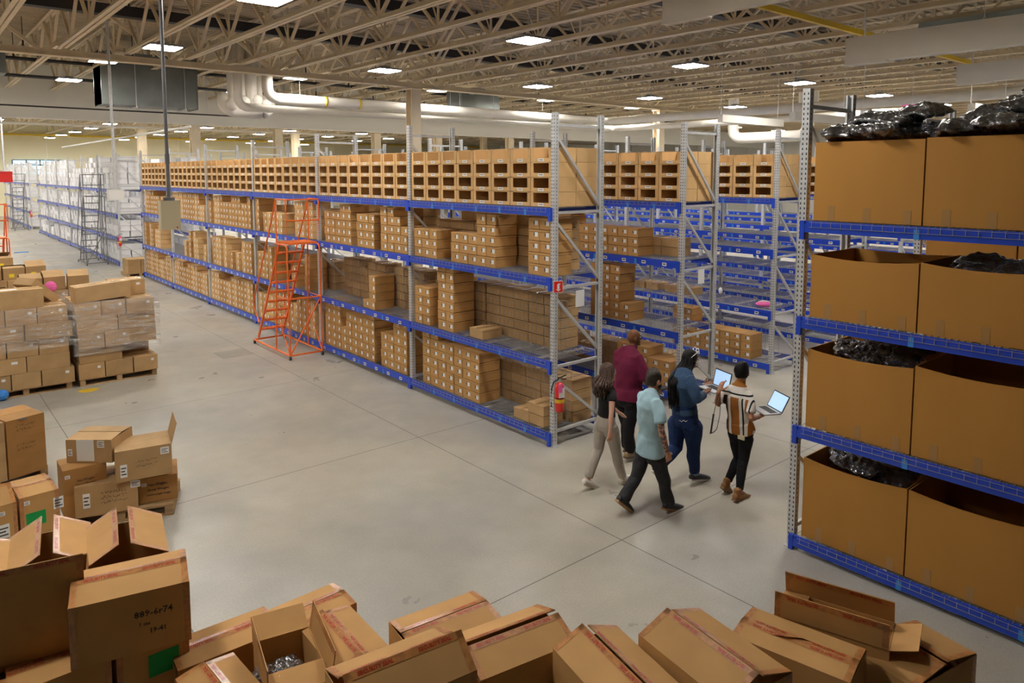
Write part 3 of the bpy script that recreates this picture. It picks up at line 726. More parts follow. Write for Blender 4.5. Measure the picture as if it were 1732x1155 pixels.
# ---------------- huge cartons on the right racks ----------------
def noise3(x, y, z, s=1):
    return (sin(x*7.1*s+1.3)*cos(y*5.3*s+z*3.1)+sin(y*11.7*s+2.1*x)*.6+cos(x*17.3*s-z*9+y*4)*.4)/2
def big_carton(x, y0, z, w, d, h, lab, sag=.02, flap=None, m='kraft_big', cut=False, g='huge cartons on the racks'):
    """y0 = high-y edge; opening upwards; front wall faces -x"""
    o = empty('bulk_carton', (x, y0-w, z), 0, lab, 'carton', g); t = .01
    b = MB(); n = 12
    def wall(p, q, sg, th):
        p, q = Vector(p), Vector(q); nrm = (q-p).cross(Vector((0, 0, 1))).normalized()*th
        tops = []
        for i in range(n+1):
            f = i/n; c = p.lerp(q, f); bow = sg*4*f*(1-f)
            tops.append((c, c+Vector((0, 0, h-bow))))
        for (a, A), (c, C_) in zip(tops, tops[1:]):
            out = 4*0.0
            b.add([a, c, C_, A, a+nrm, c+nrm, C_+nrm, A+nrm], [(0, 3, 2, 1), (4, 5, 6, 7), (3, 7, 6, 2), (0, 1, 5, 4)], m)
        a, A = tops[0]; b.quad(a, A, A+nrm, a+nrm, m); a, A = tops[-1]; b.quad(a, a+nrm, A+nrm, A, m)
    wall((0, 0, 0), (0, w, 0), sag, t); wall((d, 0, 0), (d, w, 0), sag*.4, -t); wall((t, 0, 0), (d-t, 0, 0), 0, -t); wall((t, w, 0), (d-t, w, 0), 0, t)
    b.box(t, t, 0, d-t, w-t, t, m)
    b.build('carton_body', o)
    for f in (.12, .48, .82):
        b = MB(); b.box(-.0015, w*f-.035, .0, 0, w*f+.035, .13+.03*f, 'tape_dull'); b.build('bottom_tape', o)
    if flap:
        b = MB(); fy, fa = flap; b.bar((.02, fy, h), (.02+.35*cos(fa), fy, h+.35*sin(fa)), .25, .008, m, (0, 0, 1)); b.build('flap', o)
    return o
BAGN = [0]
def bag_mesh(seed, lx=.56, ly=.42, h=.15):
    r = random.Random(seed); b = MB(); nx, ny = 34, 24; vs = []
    ph = [r.uniform(0, 6) for _ in range(6)]
    for side in (1, -1):
        for j in range(ny+1):
            for i in range(nx+1):
                u, v = i/nx*2-1, j/ny*2-1
                e = max(0, (1-abs(u)**3))*max(0, (1-abs(v)**3))
                wr = .35*sin(9*u+5*v+ph[0])+.28*sin(17*v-8*u+ph[1])+.22*sin(27*u+ph[2]+6*v*v)+.2*sin(31*v+19*u+ph[3])
                z = side*(h/2)*(e**.45)*(1+.32*wr) + .03*sin(3*u+ph[4])
                vs.append((u*lx/2*(1+.05*sin(8*v+ph[4])), v*ly/2*(1+.06*sin(9*u+ph[5])), z+h/2*.8))
    k = (nx+1)*(ny+1); fs = []
    for j in range(ny):
        for i in range(nx):
            a = j*(nx+1)+i; fs.append((a, a+1, a+nx+2, a+nx+1)); fs.append((k+a, k+a+nx+1, k+a+nx+2, k+a+1))
    for i in range(nx): fs.append((i, k+i, k+i+1, i+1)); a = ny*(nx+1)+i; fs.append((a, a+1, k+a+1, k+a))
    for j in range(ny): a = j*(nx+1); fs.append((a, a+nx+1, k+a+nx+1, k+a)); a += nx; fs.append((a, k+a, k+a+nx+1, a+nx+1))
    b.add(vs, fs, 'bag'); return b.mesh('garment_bag', True)
BGM = [bag_mesh(i) for i in range(5)]
def bags(x, y, z, items, where, pink=(), lx=.13, ly=.17):
    """items: (dx, dy, dz, rz, tilt)"""
    for i, (dx, dy, dz, rz, tl) in enumerate(items):
        dx = max(-lx, min(lx, dx)); dy = max(-ly, min(ly, dy))
        o = link('garment_bag', BGM[(BAGN[0]) % 5], loc=(x+dx, y+dy, z+dz)); BAGN[0] += 1
        o.rotation_euler = (tl, tl*.4, rz)
        tag(o, 'black garment in shiny plastic, %s bag from left, %s' % (od(i+1), where), 'garment bag', 'plastic-bagged black garments')
        if i in pink:
            b = MB(); b.box(-.09, -.04, .125, .09, .04, .15, 'pink'); b.build('pink_print', o)
YR = -3.86
for nm, z, h1, h2 in (('top', LR[3], .79, .80), ('second from top', LR[2], .65, .66), ('third from top', LR[1], .83, .86), ('bottom', LR[0], .86, .86)):
    zz = z+.01
    sg = .0 if nm == 'top' else .035
    big_carton(.02, YR, zz, 1.03, .96, h1, 'huge brown carton beside the perforated post, %s shelf of the near right rack' % nm, sg)
    big_carton(.02, YR-1.045, zz, 1.06, .96, h2, 'huge brown carton away from the post, %s shelf of the near right rack' % nm, sg)
    big_carton(.02, YR-2.12, zz, 1.06, .96, h2, 'huge brown carton farthest from the post, %s shelf of near right rack' % nm, sg)
zt = LR[3]+.01
bags(.42, YR-.52, zt+.80, ((-.15, .32, .0, .3, 0), (.2, .1, .02, 1.2, .1), (-.2, -.08, .02, -.2, 0), (.15, -.33, .0, .2, -.1), (-.02, .0, .13, 1.5, .05), (.1, -.2, .2, 1.4, -.12)), 'on first top carton', (5,), .3, .34)
bags(.42, YR-1.58, zt+.81, ((-.15, .35, .0, .5, 0), (.2, .2, .03, 1.2, .3), (-.2, -.05, .02, -.2, 0), (.0, .05, .12, 1.3, -.2), (-.15, -.35, .1, .4, -.2), (.05, -.2, .24, 1.5, -.2), (.1, -.45, .3, 1.3, -.1)), 'on second top carton', (5,), .3, .38)
bags(.5, YR-1.58, LR[2]+.01+.52, ((-.15, .3, .0, .5, 0), (.1, .1, .05, 1.3, .1), (-.15, -.25, .03, .2, -.1), (.15, -.3, .06, 1.3, 0)), 'second carton, second shelf down')
bags(.5, YR-.5, LR[1]+.01+.72, ((-.1, .28, .0, .5, .1), (.2, .15, .03, 1.3, .2), (-.2, -.02, .03, -.2, 0), (.15, -.2, .08, .9, -.2), (-.15, -.3, .0, 1.8, -.1), (.25, -.3, .02, .2, 0)), 'open carton at laptop height')
bags(.5, YR-.5, LR[0]+.01+.75, ((-.1, .22, .0, .5, .1), (.2, .15, .02, 1.3, .1), (-.2, -.02, .03, -.2, 0), (.15, -.2, .04, .9, -.2), (-.15, -.3, .0, 1.6, -.1)), 'open carton, bottom shelf')
# cartons on the rack behind
for i, (px, z, h, lab) in enumerate(((1568, LR[2], .7, 'cut-out brown carton seen above the open cartons, rack behind'), (1570, LR[1], .9, 'brown carton on the rack behind, low between the right shelves'))):
    yy = at(px, 430, 0, 3.1).y
    big_carton(3.06, yy, z+.01, 1.0, .9, h, lab, .0, g='cartons on the rack behind'); 
    if i == 0: bags(3.44, yy-.5, z+.6, ((-.1, 0, 0, .3, .2), (-.1, .0, .12, 1.3, -.1)), 'cut-out carton behind'); big_carton(3.06, yy-1.02, z+.01, 1.0, .9, h, 'second brown carton on the rack behind, beside the cut-out one', .0, g='cartons on the rack behind')
# ---------------- lettering ----------------
def text_geo(txt, size, bold=.0):
    cu = bpy.data.curves.new('lettering', 'FONT'); cu.body = txt; cu.size = size; cu.resolution_u = 1; cu.align_x = 'CENTER'; cu.align_y = 'CENTER'; cu.offset = bold
    ob = bpy.data.objects.new('lettering', cu); COL.objects.link(ob)
    dg = bpy.context.evaluated_depsgraph_get(); me = bpy.data.meshes.new_from_object(ob.evaluated_get(dg))
    vs = [tuple(v.co) for v in me.vertices]; fs = [list(p.vertices) for p in me.polygons]
    bpy.data.objects.remove(ob); bpy.data.curves.remove(cu); bpy.data.meshes.remove(me); return vs, fs
SEAL = text_geo('SECURITY SEAL', .026, .0012)
def put_text(b, geo, o, u, v, n, m, lift=.0012, sc=1):
    """geo laid on a plane at o with axes u (reading direction), v (up)"""
    o, u, v, n = Vector(o), Vector(u).normalized(), Vector(v).normalized(), Vector(n).normalized()
    b.add([o+u*(x*sc)+v*(y*sc)+n*lift for x, y, _ in geo[0]], geo[1], m)
def seal_strip(b, a, c, w, nrm, text=True):
    """printed security tape from a to c, width vector w"""
    a, c, w, nrm = Vector(a), Vector(c), Vector(w), Vector(nrm).normalized()*.0015
    b.quad(a+nrm, c+nrm, c+w+nrm, a+w+nrm, 'sec_tape')
    L = (c-a).length; k = max(1, int(L/.25))
    if text:
        for i in range(k):
            mid = a+(c-a)*((i+.5)/k)+w*.5; u = (c-a).normalized(); v = nrm.normalized().cross(u)
            put_text(b, SEAL, mid+nrm, u, v, nrm, 'sec_red')
# ---------------- flap cartons ----------------
def fc(A, B, z, W, H, flaps, label, L=None, tape=True, m='kraft', group=None, side=1, text=True, stickers=(), name='flap_carton', z_is_bottom=False, vents=False):
    """carton whose top edge runs from pixel A to pixel B at height z; the carton lies left of A->B"""
    a, c = at(*A, 2, z), at(*B, 2, z); d = (c-a); ln = L or max(.38, min(.64, d.length)); ang = math.atan2(d.y, d.x)
    if z_is_bottom: z += H
    return carton3(a.x, a.y, z, ang, ln, W, H, flaps, label, tape, m, group, text, stickers, name)
def carton3(x, y, z, ang, L, W, H, flaps, label, tape=True, m='kraft', group=None, text=True, stickers=(), name='flap_carton'):
    """x, y: corner; z: top. flaps: angles (near long, far long, short at start, short at end), degrees, 0 flat shut"""
    o = empty(name, (x, y, z-H), ang, label, 'carton', group); t = .005; b = MB()
    b.box(0, 0, 0, L, W, t, m); b.box(0, 0, t, L, t, H, m); b.box(0, W-t, t, L, W, H, m); b.box(0, t, t, t, W-t, H, m); b.box(L-t, t, t, L, W-t, H, m)
    b.build('carton_body', o)
    hw = W/2-.002
    def flap(kind, ang_):
        a = radians(ang_); b = MB(); ca, sa = cos(a), sin(a); tp = MB()
        if kind in (0, 1):
            y0, s = (0, 1) if kind == 0 else (W, -1); x0, x1 = .003, L-.003
            P = lambda u, v: Vector((u, y0+s*v*ca, H+v*sa)); nrm = Vector((0, -s*sa, ca)); q0, q1, dep = x0, x1, hw
        else:
            x0_, s = (0, 1) if kind == 2 else (L, -1); q0, q1, dep = .006, W-.006, min(hw, L/2-.01)
            P = lambda u, v: Vector((x0_+s*v*ca, u, H-.004+v*sa)); nrm = Vector((-s*sa, 0, ca))
        th = nrm*t
        vs = [P(q0, 0), P(q1, 0), P(q1, dep), P(q0, dep)]; vs2 = [v+th for v in vs]
        b.add(vs+vs2, [(0, 3, 2, 1), (4, 5, 6, 7), (0, 1, 5, 4), (1, 2, 6, 5), (2, 3, 7, 6), (3, 0, 4, 7)], m if kind < 2 or ang_ < 60 else m)
        f = b.build('flap', o)
        if tape and kind in (0, 1):
            wv = (P(q0, dep-.038)-P(q0, dep)); up = nrm*t
            seal_strip(tp, P(q0, dep)+up, P(q1, dep)+up, wv, nrm, text)
            seal_strip(tp, P(q0, 0)+up, P(q0, dep)+up, Vector((.035, 0, 0)), nrm, False); seal_strip(tp, P(q1, dep)+up, P(q1, 0)+up, Vector((-.035, 0, 0)), nrm, False)
            if ang_ > 60:
                seal_strip(tp, P(q1, dep), P(q0, dep), wv, -nrm, text); seal_strip(tp, P(q1, 0), P(q1, dep), Vector((-.035, 0, 0)), -nrm, False)
            tp.build('security_tape', f)
    for k, a_ in enumerate(flaps):
        if a_ is not None: flap(k, a_)
    if tape:
        for xx in (0, L):
            s = -1 if xx == 0 else 1; tp = MB(); nn = (s, 0, 0)
            seal_strip(tp, (xx, 0.0, 0), (xx, 0.0, H), (0, .04, 0), nn, False)
            tp.build('corner_tape', o)
        tp = MB(); seal_strip(tp, (0, 0, 0), (0, 0, H), (.035, 0, 0), (0, -1, 0), False); tp.build('corner_tape', o)
        tp = MB(); seal_strip(tp, (L-.035, 0, 0), (L-.035, 0, H), (.035, 0, 0), (0, -1, 0), False); tp.build('corner_tape', o)
    # stickers on the near face (y=0): (x, z, w, h, material, text or None)
    for (sx, sz, sw, sh, sm, tx) in stickers:
        b = MB(); 
        if sm: b.box(sx, -.0015, sz, sx+sw, 0, sz+sh, sm)
        if tx == 'scribble':
            rq = random.Random(int(sx*999+sz*77+L*31))
            for ln_ in range(int(sh/.055)):
                zz = sz+sh-.03-ln_*.055; px_ = sx+.01
                while px_ < sx+sw-.03:
                    q0 = (px_, -.0015, zz+rq.uniform(-.016, .016)); q1 = (px_+rq.uniform(.004, .02), -.0015, zz+rq.uniform(-.018, .018)); b.bar(q0, q1, .002, .004, 'ink'); px_ += rq.uniform(.012, .03)
        elif tx:
            for (txt, size, dx, dz) in tx: put_text(b, text_geo(txt, size, .0008), (sx+sw/2+dx, -.0015, sz+sh/2+dz), (1, 0, 0), (0, 0, 1), (0, -1, 0), 'ink')
        elif sm == 'white' and sw < .15:
            for q in range(3): b.box(sx+sw*.12, -.0022, sz+sh*(.2+.24*q), sx+sw*(.88-.2*(q % 2)), -.0015, sz+sh*(.29+.24*q), 'ink')
        b.build('sticker' if sm else 'handwriting', o)
    return o
def column_below(o, n, L, W, H, lab, grp, m='kraft'):
    """plain closed cartons under a carton, down to the pallet"""
    x, y, zt = o.location; 
    for k in range(n):
        zc = zt-k*H
        carton3(x, y, zc, o.rotation_euler.z, L, W, H-.004, (0, 0, None, None), lab % od(k+1), False, m, grp)
def pallet(x, y, ang, L, Wd, lab):
    b = MB(); h = .13
    for k in range(7): yy = Wd*k/6.6; b.box(0, yy, h-.02, L, yy+.09, h, 'wood')
    for k in range(3): xx = (L-.09)*k/2; b.box(xx, 0, .02, xx+.09, Wd, h-.02, 'wood')
    for k in range(3): yy = (Wd-.09)*k/2; b.box(0, yy, 0, L, yy+.09, .02, 'wood')
    o = b.build('pallet', loc=(x, y, 0)); o.rotation_euler = (0, 0, ang); tag(o, lab, 'pallet', 'wooden pallets'); return o
NEAR = 'open cartons in the near stacks'
# near left stack: A with handwriting, dark one at its left
A = fc((114, 1032), (317, 984.6), 1.60, .42, .36, (14, 12, None, None), 'tall stack top carton with handwritten numbers, near the lower left corner', L=.62, group=NEAR,
       stickers=((.30, .20, .25, .06, None, (('889-6r74', .055, 0, 0), ('1 cas', .03, -.05, -.06), ('19-41', .04, .02, -.11))),))
A2 = fc((-78, 1044), (107, 1001), 1.60, .42, .36, (90, 25, None, None), 'carton with one long flap standing up, at the left picture edge', L=.62, group=NEAR)
G1 = carton3(A.location.x+.225, A.location.y, 1.23, 0, .40, .42, .34, (0, 0, None, None), 'carton with a green sticker under the handwritten carton', True, 'kraft', NEAR, stickers=((.17, .12, .17, .14, 'green', None),))
G2 = carton3(A.location.x-.32, A.location.y, 1.23, 0, .52, .42, .34, (0, 0, None, None), 'dark-shaded carton left of the green sticker carton', True, 'kraft', NEAR)
for k, (o, L_) in enumerate(((G1, .40), (G2, .52))):
    for q in range(3):
        carton3(o.location.x, o.location.y, .89-.35*q+.0, 0, L_, .42, .345 if q < 2 else .19+.0, (0, 0, None, None), '%s carton down below the %s' % (od(q+1), ('green sticker carton', 'dark-shaded carton')[k]), False, 'kraft', NEAR)
# cartons with gable flaps behind it
E_ = fc((285, 934), (270, 855), 1.5, .50, .40, (28, 30, None, None), 'carton with two gabled flaps behind the handwritten carton', L=.62, group=NEAR)
F_ = fc((158, 950), (152, 880), 1.5, .50, .40, (28, 30, None, None), 'gabled carton left of the fully visible gabled one, its right flap lit', L=.62, group=NEAR)
G_ = fc((28, 985), (30, 915), 1.5, .50, .40, (20, 25, None, None), 'gabled carton cut off by the left edge, behind the standing flap', L=.62, group=NEAR)
for o, nm in ((E_, 'gabled carton'), (F_, 'lit-flap gabled carton'), (G_, 'cut-off gabled carton')):
    for q in range(2): carton3(o.location.x, o.location.y, 1.09-.41*q, o.rotation_euler.z, .62, .5, .405, (0, 0, None, None), '%s carton under the %s' % (od(q+1), nm), False, 'kraft', NEAR)
    carton3(o.location.x, o.location.y, .27, o.rotation_euler.z, .62, .5, .26, (0, 0, None, None), 'lowest carton under the %s' % nm, False, 'kraft', NEAR)
# centre-left group
def grp_stack(o, n, L, W, H, nm):
    z = o.location.z
    for q in range(n):
        hh = min(H, z-.008) 
        if hh < .08: break
        carton3(o.location.x, o.location.y, z-.004, o.rotation_euler.z, L, W, hh-.004, (0, 0, None, None), '%s carton down under the %s' % (od(q+1), nm), False, 'kraft', NEAR); z -= hh
C1 = fc((468, 1081), (595, 1023.5), 1.05, .33, .34, (7, 7, None, None), 'closed taped carton nearest the floor patch, centre-left group', L=.58, group=NEAR)
C2 = fc((300, 1137), (458, 1074), 1.05, .33, .34, (10, 7, None, None), 'closed carton with three panels beside the dark tall stack', L=.64, group=NEAR)
C4 = fc((662, 1098), (602, 1036), 1.12, .36, .34, (8, 14, None, None), 'gabled carton with a black gap along its ridge, centre group', L=.58, group=NEAR)
C3 = fc((560, 1150), (529, 1074), 1.14, .34, .36, (100, 90, 12, 150), 'open carton showing a shiny black garment bag', L=.56, group=NEAR, text=False)
C3b = fc((465, 1185), (408, 1120), 1.10, .34, .34, (6, 10, None, None), 'carton with taped edges left of the open black bag carton', L=.56, group=NEAR)
for o, nm, L_, W_ in ((C1, 'floor patch carton', .58, .33), (C2, 'three-panel carton', .64, .33), (C4, 'black-gap carton', .58, .36), (C3, 'black bag carton', .56, .34), (C3b, 'taped-edge carton', .56, .34)): grp_stack(o, 2, L_, W_, .36, nm)
c = C3.location; o = link('garment_bag', bag_mesh(11, .44, .30, .16), loc=(c.x-.16, c.y+.27, c.z+.20), rz=1.5); tag(o, 'black garment bag lying inside the open carton, lower centre-left', 'garment bag', 'plastic-bagged black garments')
# centre group
C6 = fc((700, 1106), (846, 1047), 1.2, .36, .34, (8, 8, None, None), 'plain-topped carton behind the domed taped carton', L=.62, group=NEAR)
Bq = fc((812, 1153), (982, 1084), 1.40, .41, .36, (20, 20, None, None), 'domed carton with a full security seal strip, bottom centre', L=.62, group=NEAR)
C5 = fc((600, 1222), (768, 1150), 1.62, .40, .34, (38, 20, None, None), 'carton whose big near flap is lifted, left of the domed carton', L=.62, group=NEAR)
for o, nm, W_ in ((C6, 'plain-topped carton', .36), (Bq, 'domed carton', .41), (C5, 'lifted-flap carton', .40)): grp_stack(o, 4, .62, W_, .36, nm)
C7 = fc((1168, 1175), (1078, 1092), 1.45, .42, .36, (18, 24, None, None), 'gabled carton with shiny taped left flap, right of the domed one', L=.62, group=NEAR)
C8 = fc((1340, 1138), (1199, 1041), 1.50, .46, .36, (16, 22, None, None), 'gabled carton with a long black ridge gap, right group', L=.64, group=NEAR)
C9 = fc((1466, 1100), (1282, 1031), 1.40, .34, .36, (4, 5, None, None), 'nearly flat carton with a torn top, right group', L=.64, group=NEAR)
C10 = fc((1514, 1053), (1337, 1000), 1.38, .30, .36, (74, 90, 160, 4), 'carton with two long flaps standing upright, right group', L=.62, group=NEAR)
C12 = fc((1652, 1107), (1585, 1070), 1.30, .58, .36, (10, 8, None, None), 'carton at the right end of the near row, top tilted up', L=.36, group=NEAR)
for o, nm, L_, W_ in ((C7, 'shiny-flap carton', .62, .42), (C8, 'long-gap carton', .64, .46), (C9, 'torn-top carton', .62, .34), (C10, 'standing-flap carton', .62, .30), (C12, 'right-end carton', .36, .58)): grp_stack(o, 4, L_, W_, .36, nm)
b = MB(); pts = [(.22, .13, .005), (.30, .15, .02), (.36, .20, .03), (.45, .215, .012), (.40, .18, -.01), (.3, .12, -.005)]
b.add([(x, y, .365+z) for x, y, z in pts], [(0, 1, 2, 3, 4, 5)], 'card_in'); b.build('torn_hole', C9)

# ---------------- mid-ground stacks at the left ----------------
MID = 'cartons standing on the left pallets'
def sq(A, B, zb, D_, H, lab, flaps=(0, 0, None, None), tape=False, m='kraft_pile', st=(), grp=MID, rot=None):
    """carton whose near bottom edge runs from pixel A to B at height zb"""
    a, c = at(*A, 2, zb), at(*B, 2, zb); d = c-a; ln = max(.2, d.length)
    return carton3(a.x, a.y, zb+H, math.atan2(d.y, d.x), ln, D_, H-.003, flaps, lab, tape, m, grp, False, st)
def lab_(*a): return a
pz = .135
a, c = at(120, 872, 2, pz), at(300, 848, 2, pz); pallet(a.x-.05, a.y-.03, math.atan2(c.y-a.y, c.x-a.x), 1.1, .75, 'wooden pallet under the five-carton heap')
wlab = lambda x, z: (x, z, .05, .04, 'white', None)
p1 = sq((128, 878), (234, 860), pz, .55, .36, 'low carton at the front of the five-carton heap, tall white label', st=((.08, .1, .07, .17, 'white', None), (.56, .26, .10, .08, 'white', None), (.25, .08, .3, .2, None, 'scribble')))
p2 = sq((236, 853), (301, 842), pz, .5, .30, 'low carton with black print at the right of the heap', m='kraft_dark', st=((.03, .2, .05, .04, 'white', None), (.08, .05, .25, .2, None, (('Net Weight:', .04, 0, .06), ('Gross Weight:', .04, 0, 0), ('Carton Length Height', .03, 0, -.06)))))
zt1 = pz+.36
q = p1.location; ang = p1.rotation_euler.z
p3 = sq((196, 818), (292, 800), zt1, .5, .36, 'upper right carton of the heap, one flap sticking up', flaps=(0, 0, None, 105), st=((.05, .05, .07, .15, 'white', None), (.47, .25, .09, .08, 'white', None), (.2, .08, .25, .16, None, 'scribble')))
p4 = sq((108, 842), (182, 824), zt1-.1, .42, .30, 'darker squashed carton under the paper-wrapped top carton', m='kraft_dark', st=((.02, .2, .05, .04, 'white', None), (.1, .05, .25, .15, None, (('Net Weight:', .035, 0, .03), ('Gross Weight:', .035, 0, -.02)))))
carton3(p4.location.x, p4.location.y, p4.location.z-.003, p4.rotation_euler.z, .4, .42, p4.location.z-pz-.006, (0, 0, None, None), 'small squashed carton at the bottom left of the heap', False, 'kraft_dark', MID)
zt2 = p4.location.z+.30
p5 = sq((113, 783), (190, 783), zt2, .46, .27, 'top carton of the heap with a white paper over its side', flaps=(3, 4, None, None), st=((.12, .02, .2, .25, 'white', None), (.02, .08, .05, .08, 'white', None), (.36, .18, .08, .08, 'white', None)))
# worn stack at the left edge
zb = .14; a, c = at(16, 812, 2, zb), at(80, 792, 2, zb); pallet(a.x-.7, a.y-.05, math.atan2(c.y-a.y, c.x-a.x), 1.2, 1.0, 'wooden pallet under the stack of worn scribbled cartons')
an = math.atan2(c.y-a.y, c.x-a.x); LL = (c-a).length; ztop = at(74, 698, 1, c.y).z; hh = (ztop-zb)/3
for k in range(3):
    carton3(a.x, a.y, zb+hh*(k+1), an, LL, .6, hh-.004, (0, 0, None, None), '%s worn carton of three in the scribbled stack' % ('bottom', 'middle', 'top')[k], False, 'kraft_dark', MID, True,
            () if k == 0 else ((.1, .06, LL-.2, hh-.12, None, 'scribble'),))
    carton3(a.x-.62*cos(an), a.y-.62*sin(an), zb+hh*(k+1), an, .6, .6, hh-.004, (0, 0, None, None), '%s carton at the picture edge beside the scribbled stack' % ('bottom', 'middle', 'top')[k], False, 'kraft_pile', MID)
b = MB(); b.box(-.05, .0, 0, .05, .6, .003, 'black_rubber'); o = b.build('black_tape_strip', loc=(a.x+LL*.42, a.y, ztop-.002)); o.rotation_euler = (0, 0, an); tag(o, 'black shiny tape strip across the top of the scribbled stack', 'tape')
# green sticker carton, left
zt = .80; a, c = at(32, 845, 2, zt), at(99, 827, 2, zt); an = math.atan2(c.y-a.y, c.x-a.x); LL = (c-a).length
g1 = carton3(a.x, a.y, zt, an, LL, .55, .40, (5, 5, None, None), 'carton with green sticker and white label by the scribbled stack', True, 'kraft', MID, False, ((.05, .09, .17, .14, 'green', None), (.04, .32, .05, .04, 'white', None), (.29, .20, .09, .12, 'white', None)))
g2 = carton3(a.x-.47*cos(an), a.y-.47*sin(an), zt-.02, an, .45, .55, .38, (30, 4, None, None), 'carton with an orange and white roll sticker at the left edge', True, 'kraft', MID, False, ((.30, .28, .05, .04, 'white', None), (.28, .05, .1, .14, 'white', None)))
for o, L_ in ((g1, LL), (g2, .45)):
    z = o.location.z-.003; carton3(o.location.x, o.location.y, z, an, L_, .55, z-.01, (0, 0, None, None), 'carton supporting the %s sticker carton' % ('green' if o is g1 else 'roll'), False, 'kraft', MID)

# ---------------- wrapped pallet piles ----------------
rp = random.Random(11); PILE = 'cartons in the wrapped pallet piles'
CM = {}
def pile_carton(x, y, z, L, W_, H, rz, lab, open_=False, lbl=False, yel=False, tilt=(0, 0)):
    if open_:
        o = carton3(x, y, z+H, rz, L, W_, H-.003, (rp.uniform(5, 30), rp.uniform(5, 35), None, None), lab, False, 'kraft_pile', PILE, False, ((.1, .06, .1, .08, 'yellow_label', None),) if yel else ())
        return o
    key = (round(L, 2), round(W_, 2), round(H, 2), lbl, yel)
    if key not in CM:
        b = MB(); b.box(0, 0, 0, L, W_, H-.004, 'kraft_pile'); b.box(0, W_/2-.03, H-.0045, L, W_/2+.03, H-.003, 'tape')
        b.box(L*.3, -.001, H*.15, L*.45, 0, H*.35, 'ink_brown') if False else None
        if lbl: b.box(L*.72, -.002, H*.62, L*.84, 0, H*.78, 'white')
        if yel: b.box(L*.6, -.002, H*.3, L*.85, 0, H*.8, 'yellow_label')
        CM[key] = b.mesh('pile_carton')
    o = link('pile_carton', CM[key], loc=(x, y, z), rz=rz); o.rotation_euler = (tilt[0], tilt[1], rz); tag(o, lab, 'carton', PILE); return o
def wrapped(x0, x1, y0, dep, tiers, nm, wrap=(1, 4), skip=(), top_open=True):
    pallet(x0+.02, y0+.02, 0, x1-x0-.04, dep, 'pallet under the %s' % nm)
    z = .135; H = .29
    for t in range(tiers):
        n = 3 if t % 2 == 0 else 2; x = x0+rp.uniform(-.03, .03); ws = [(x1-x0)/n*(1+rp.uniform(-.12, .12)) for _ in range(n)]; s = (x1-x0)/sum(ws)
        for k, w_ in enumerate(ws):
            w_ *= s
            if (t, k) not in skip:
                pile_carton(x+.008, y0+rp.uniform(-.035, .035), z, w_-.016, dep*.46, H, rp.uniform(-.03, .03), '%s carton from left, %s tier up, front of the %s' % (od(k+1), od(t+1), nm), lbl=rp.random() < .5)
            x += w_
        x = x0
        for k in range(2):
            pile_carton(x+.01, y0+dep*.53, z, (x1-x0)/2-.02, dep*.45, H, 0, '%s carton, %s tier up, back of the %s' % (od(k+1), od(t+1), nm)); x += (x1-x0)/2
        z += H
    if wrap:
        b = MB(); e = .06; za, zb_ = .135+H*wrap[0], .135+H*wrap[1]; n = 14
        ring = [(x0-e, y0-e), (x1+e, y0-e), (x1+e, y0+dep+e), (x0-e, y0+dep+e)]
        for (ax, ay), (bx, by) in zip(ring, ring[1:]+ring[:1]):
            for i in range(n):
                for j in range(6):
                    f0, f1 = i/n, (i+1)/n; g0, g1 = za+(zb_-za)*j/6, za+(zb_-za)*(j+1)/6
                    def wv(f, g): r_ = .012*sin(23*f+11*g)+.008*sin(41*g-9*f); nx, ny = (by-ay), -(bx-ax); l_ = math.hypot(nx, ny); return (ax+(bx-ax)*f+nx/l_*r_, ay+(by-ay)*f+ny/l_*r_, g)
                    b.quad(wv(f0, g0), wv(f1, g0), wv(f1, g1), wv(f0, g1), 'wrap')
        tag(b.build('stretch_wrap', smooth=True), 'shiny clear stretch wrap around the %s' % nm, 'wrap', 'stretch wraps')
    return z
pr = at(268, 633, 2, 0); X2 = pr.x; Y2 = pr.y
z2 = wrapped(X2-1.38, X2, Y2, 1.15, 5, 'right front pile', (1.6, 5.1), skip=((1, 1),))
pile_carton(X2-1.35, Y2+.02, z2, .95, .42, .30, .06, 'long carton lying on top of the right front pile', tilt=(0, -.06))
pile_carton(X2-.62, Y2+.5, z2, .58, .5, .30, .1, 'boxy carton at the top right of the right front pile', lbl=True)
pile_carton(X2-.02, Y2+.05, .72, .34, .5, .27, -.08, 'carton jutting out of the right side of the right front pile', lbl=True) if False else None
z1 = wrapped(X2-2.95, X2-1.47, Y2+.02, 1.15, 5, 'left front pile', (2.4, 5.1))
pile_carton(X2-2.95, Y2+.05, z1, 1.1, .42, .34, .05, 'long plain carton on top of the left front pile')
o = pile_carton(X2-2.0, Y2+.45, z1+.36, .62, .5, .16, .5, 'carton tipped on its edge over the left front pile', tilt=(0, .75))
wrapped(X2-4.5, X2-3.05, Y2, 1.15, 6, 'edge pile cut by the picture', (2, 6))
rows = ((2.1, (-2.0, -.75), 5, 'second-row right pile'), (2.1, (-3.5, -2.2), 4, 'second-row middle pile'), (2.2, (-5.0, -3.7), 5, 'second-row left pile'), (4.3, (-2.5, -1.2), 5, 'third-row right pile'), (4.3, (-4.1, -2.8), 5, 'third-row left pile'), (6.6, (-2.9, -1.6), 5, 'fourth-row right pile'), (6.6, (-4.5, -3.2), 6, 'fourth-row left pile'), (9.0, (-4.4, -3.1), 6, 'fifth-row pile'))
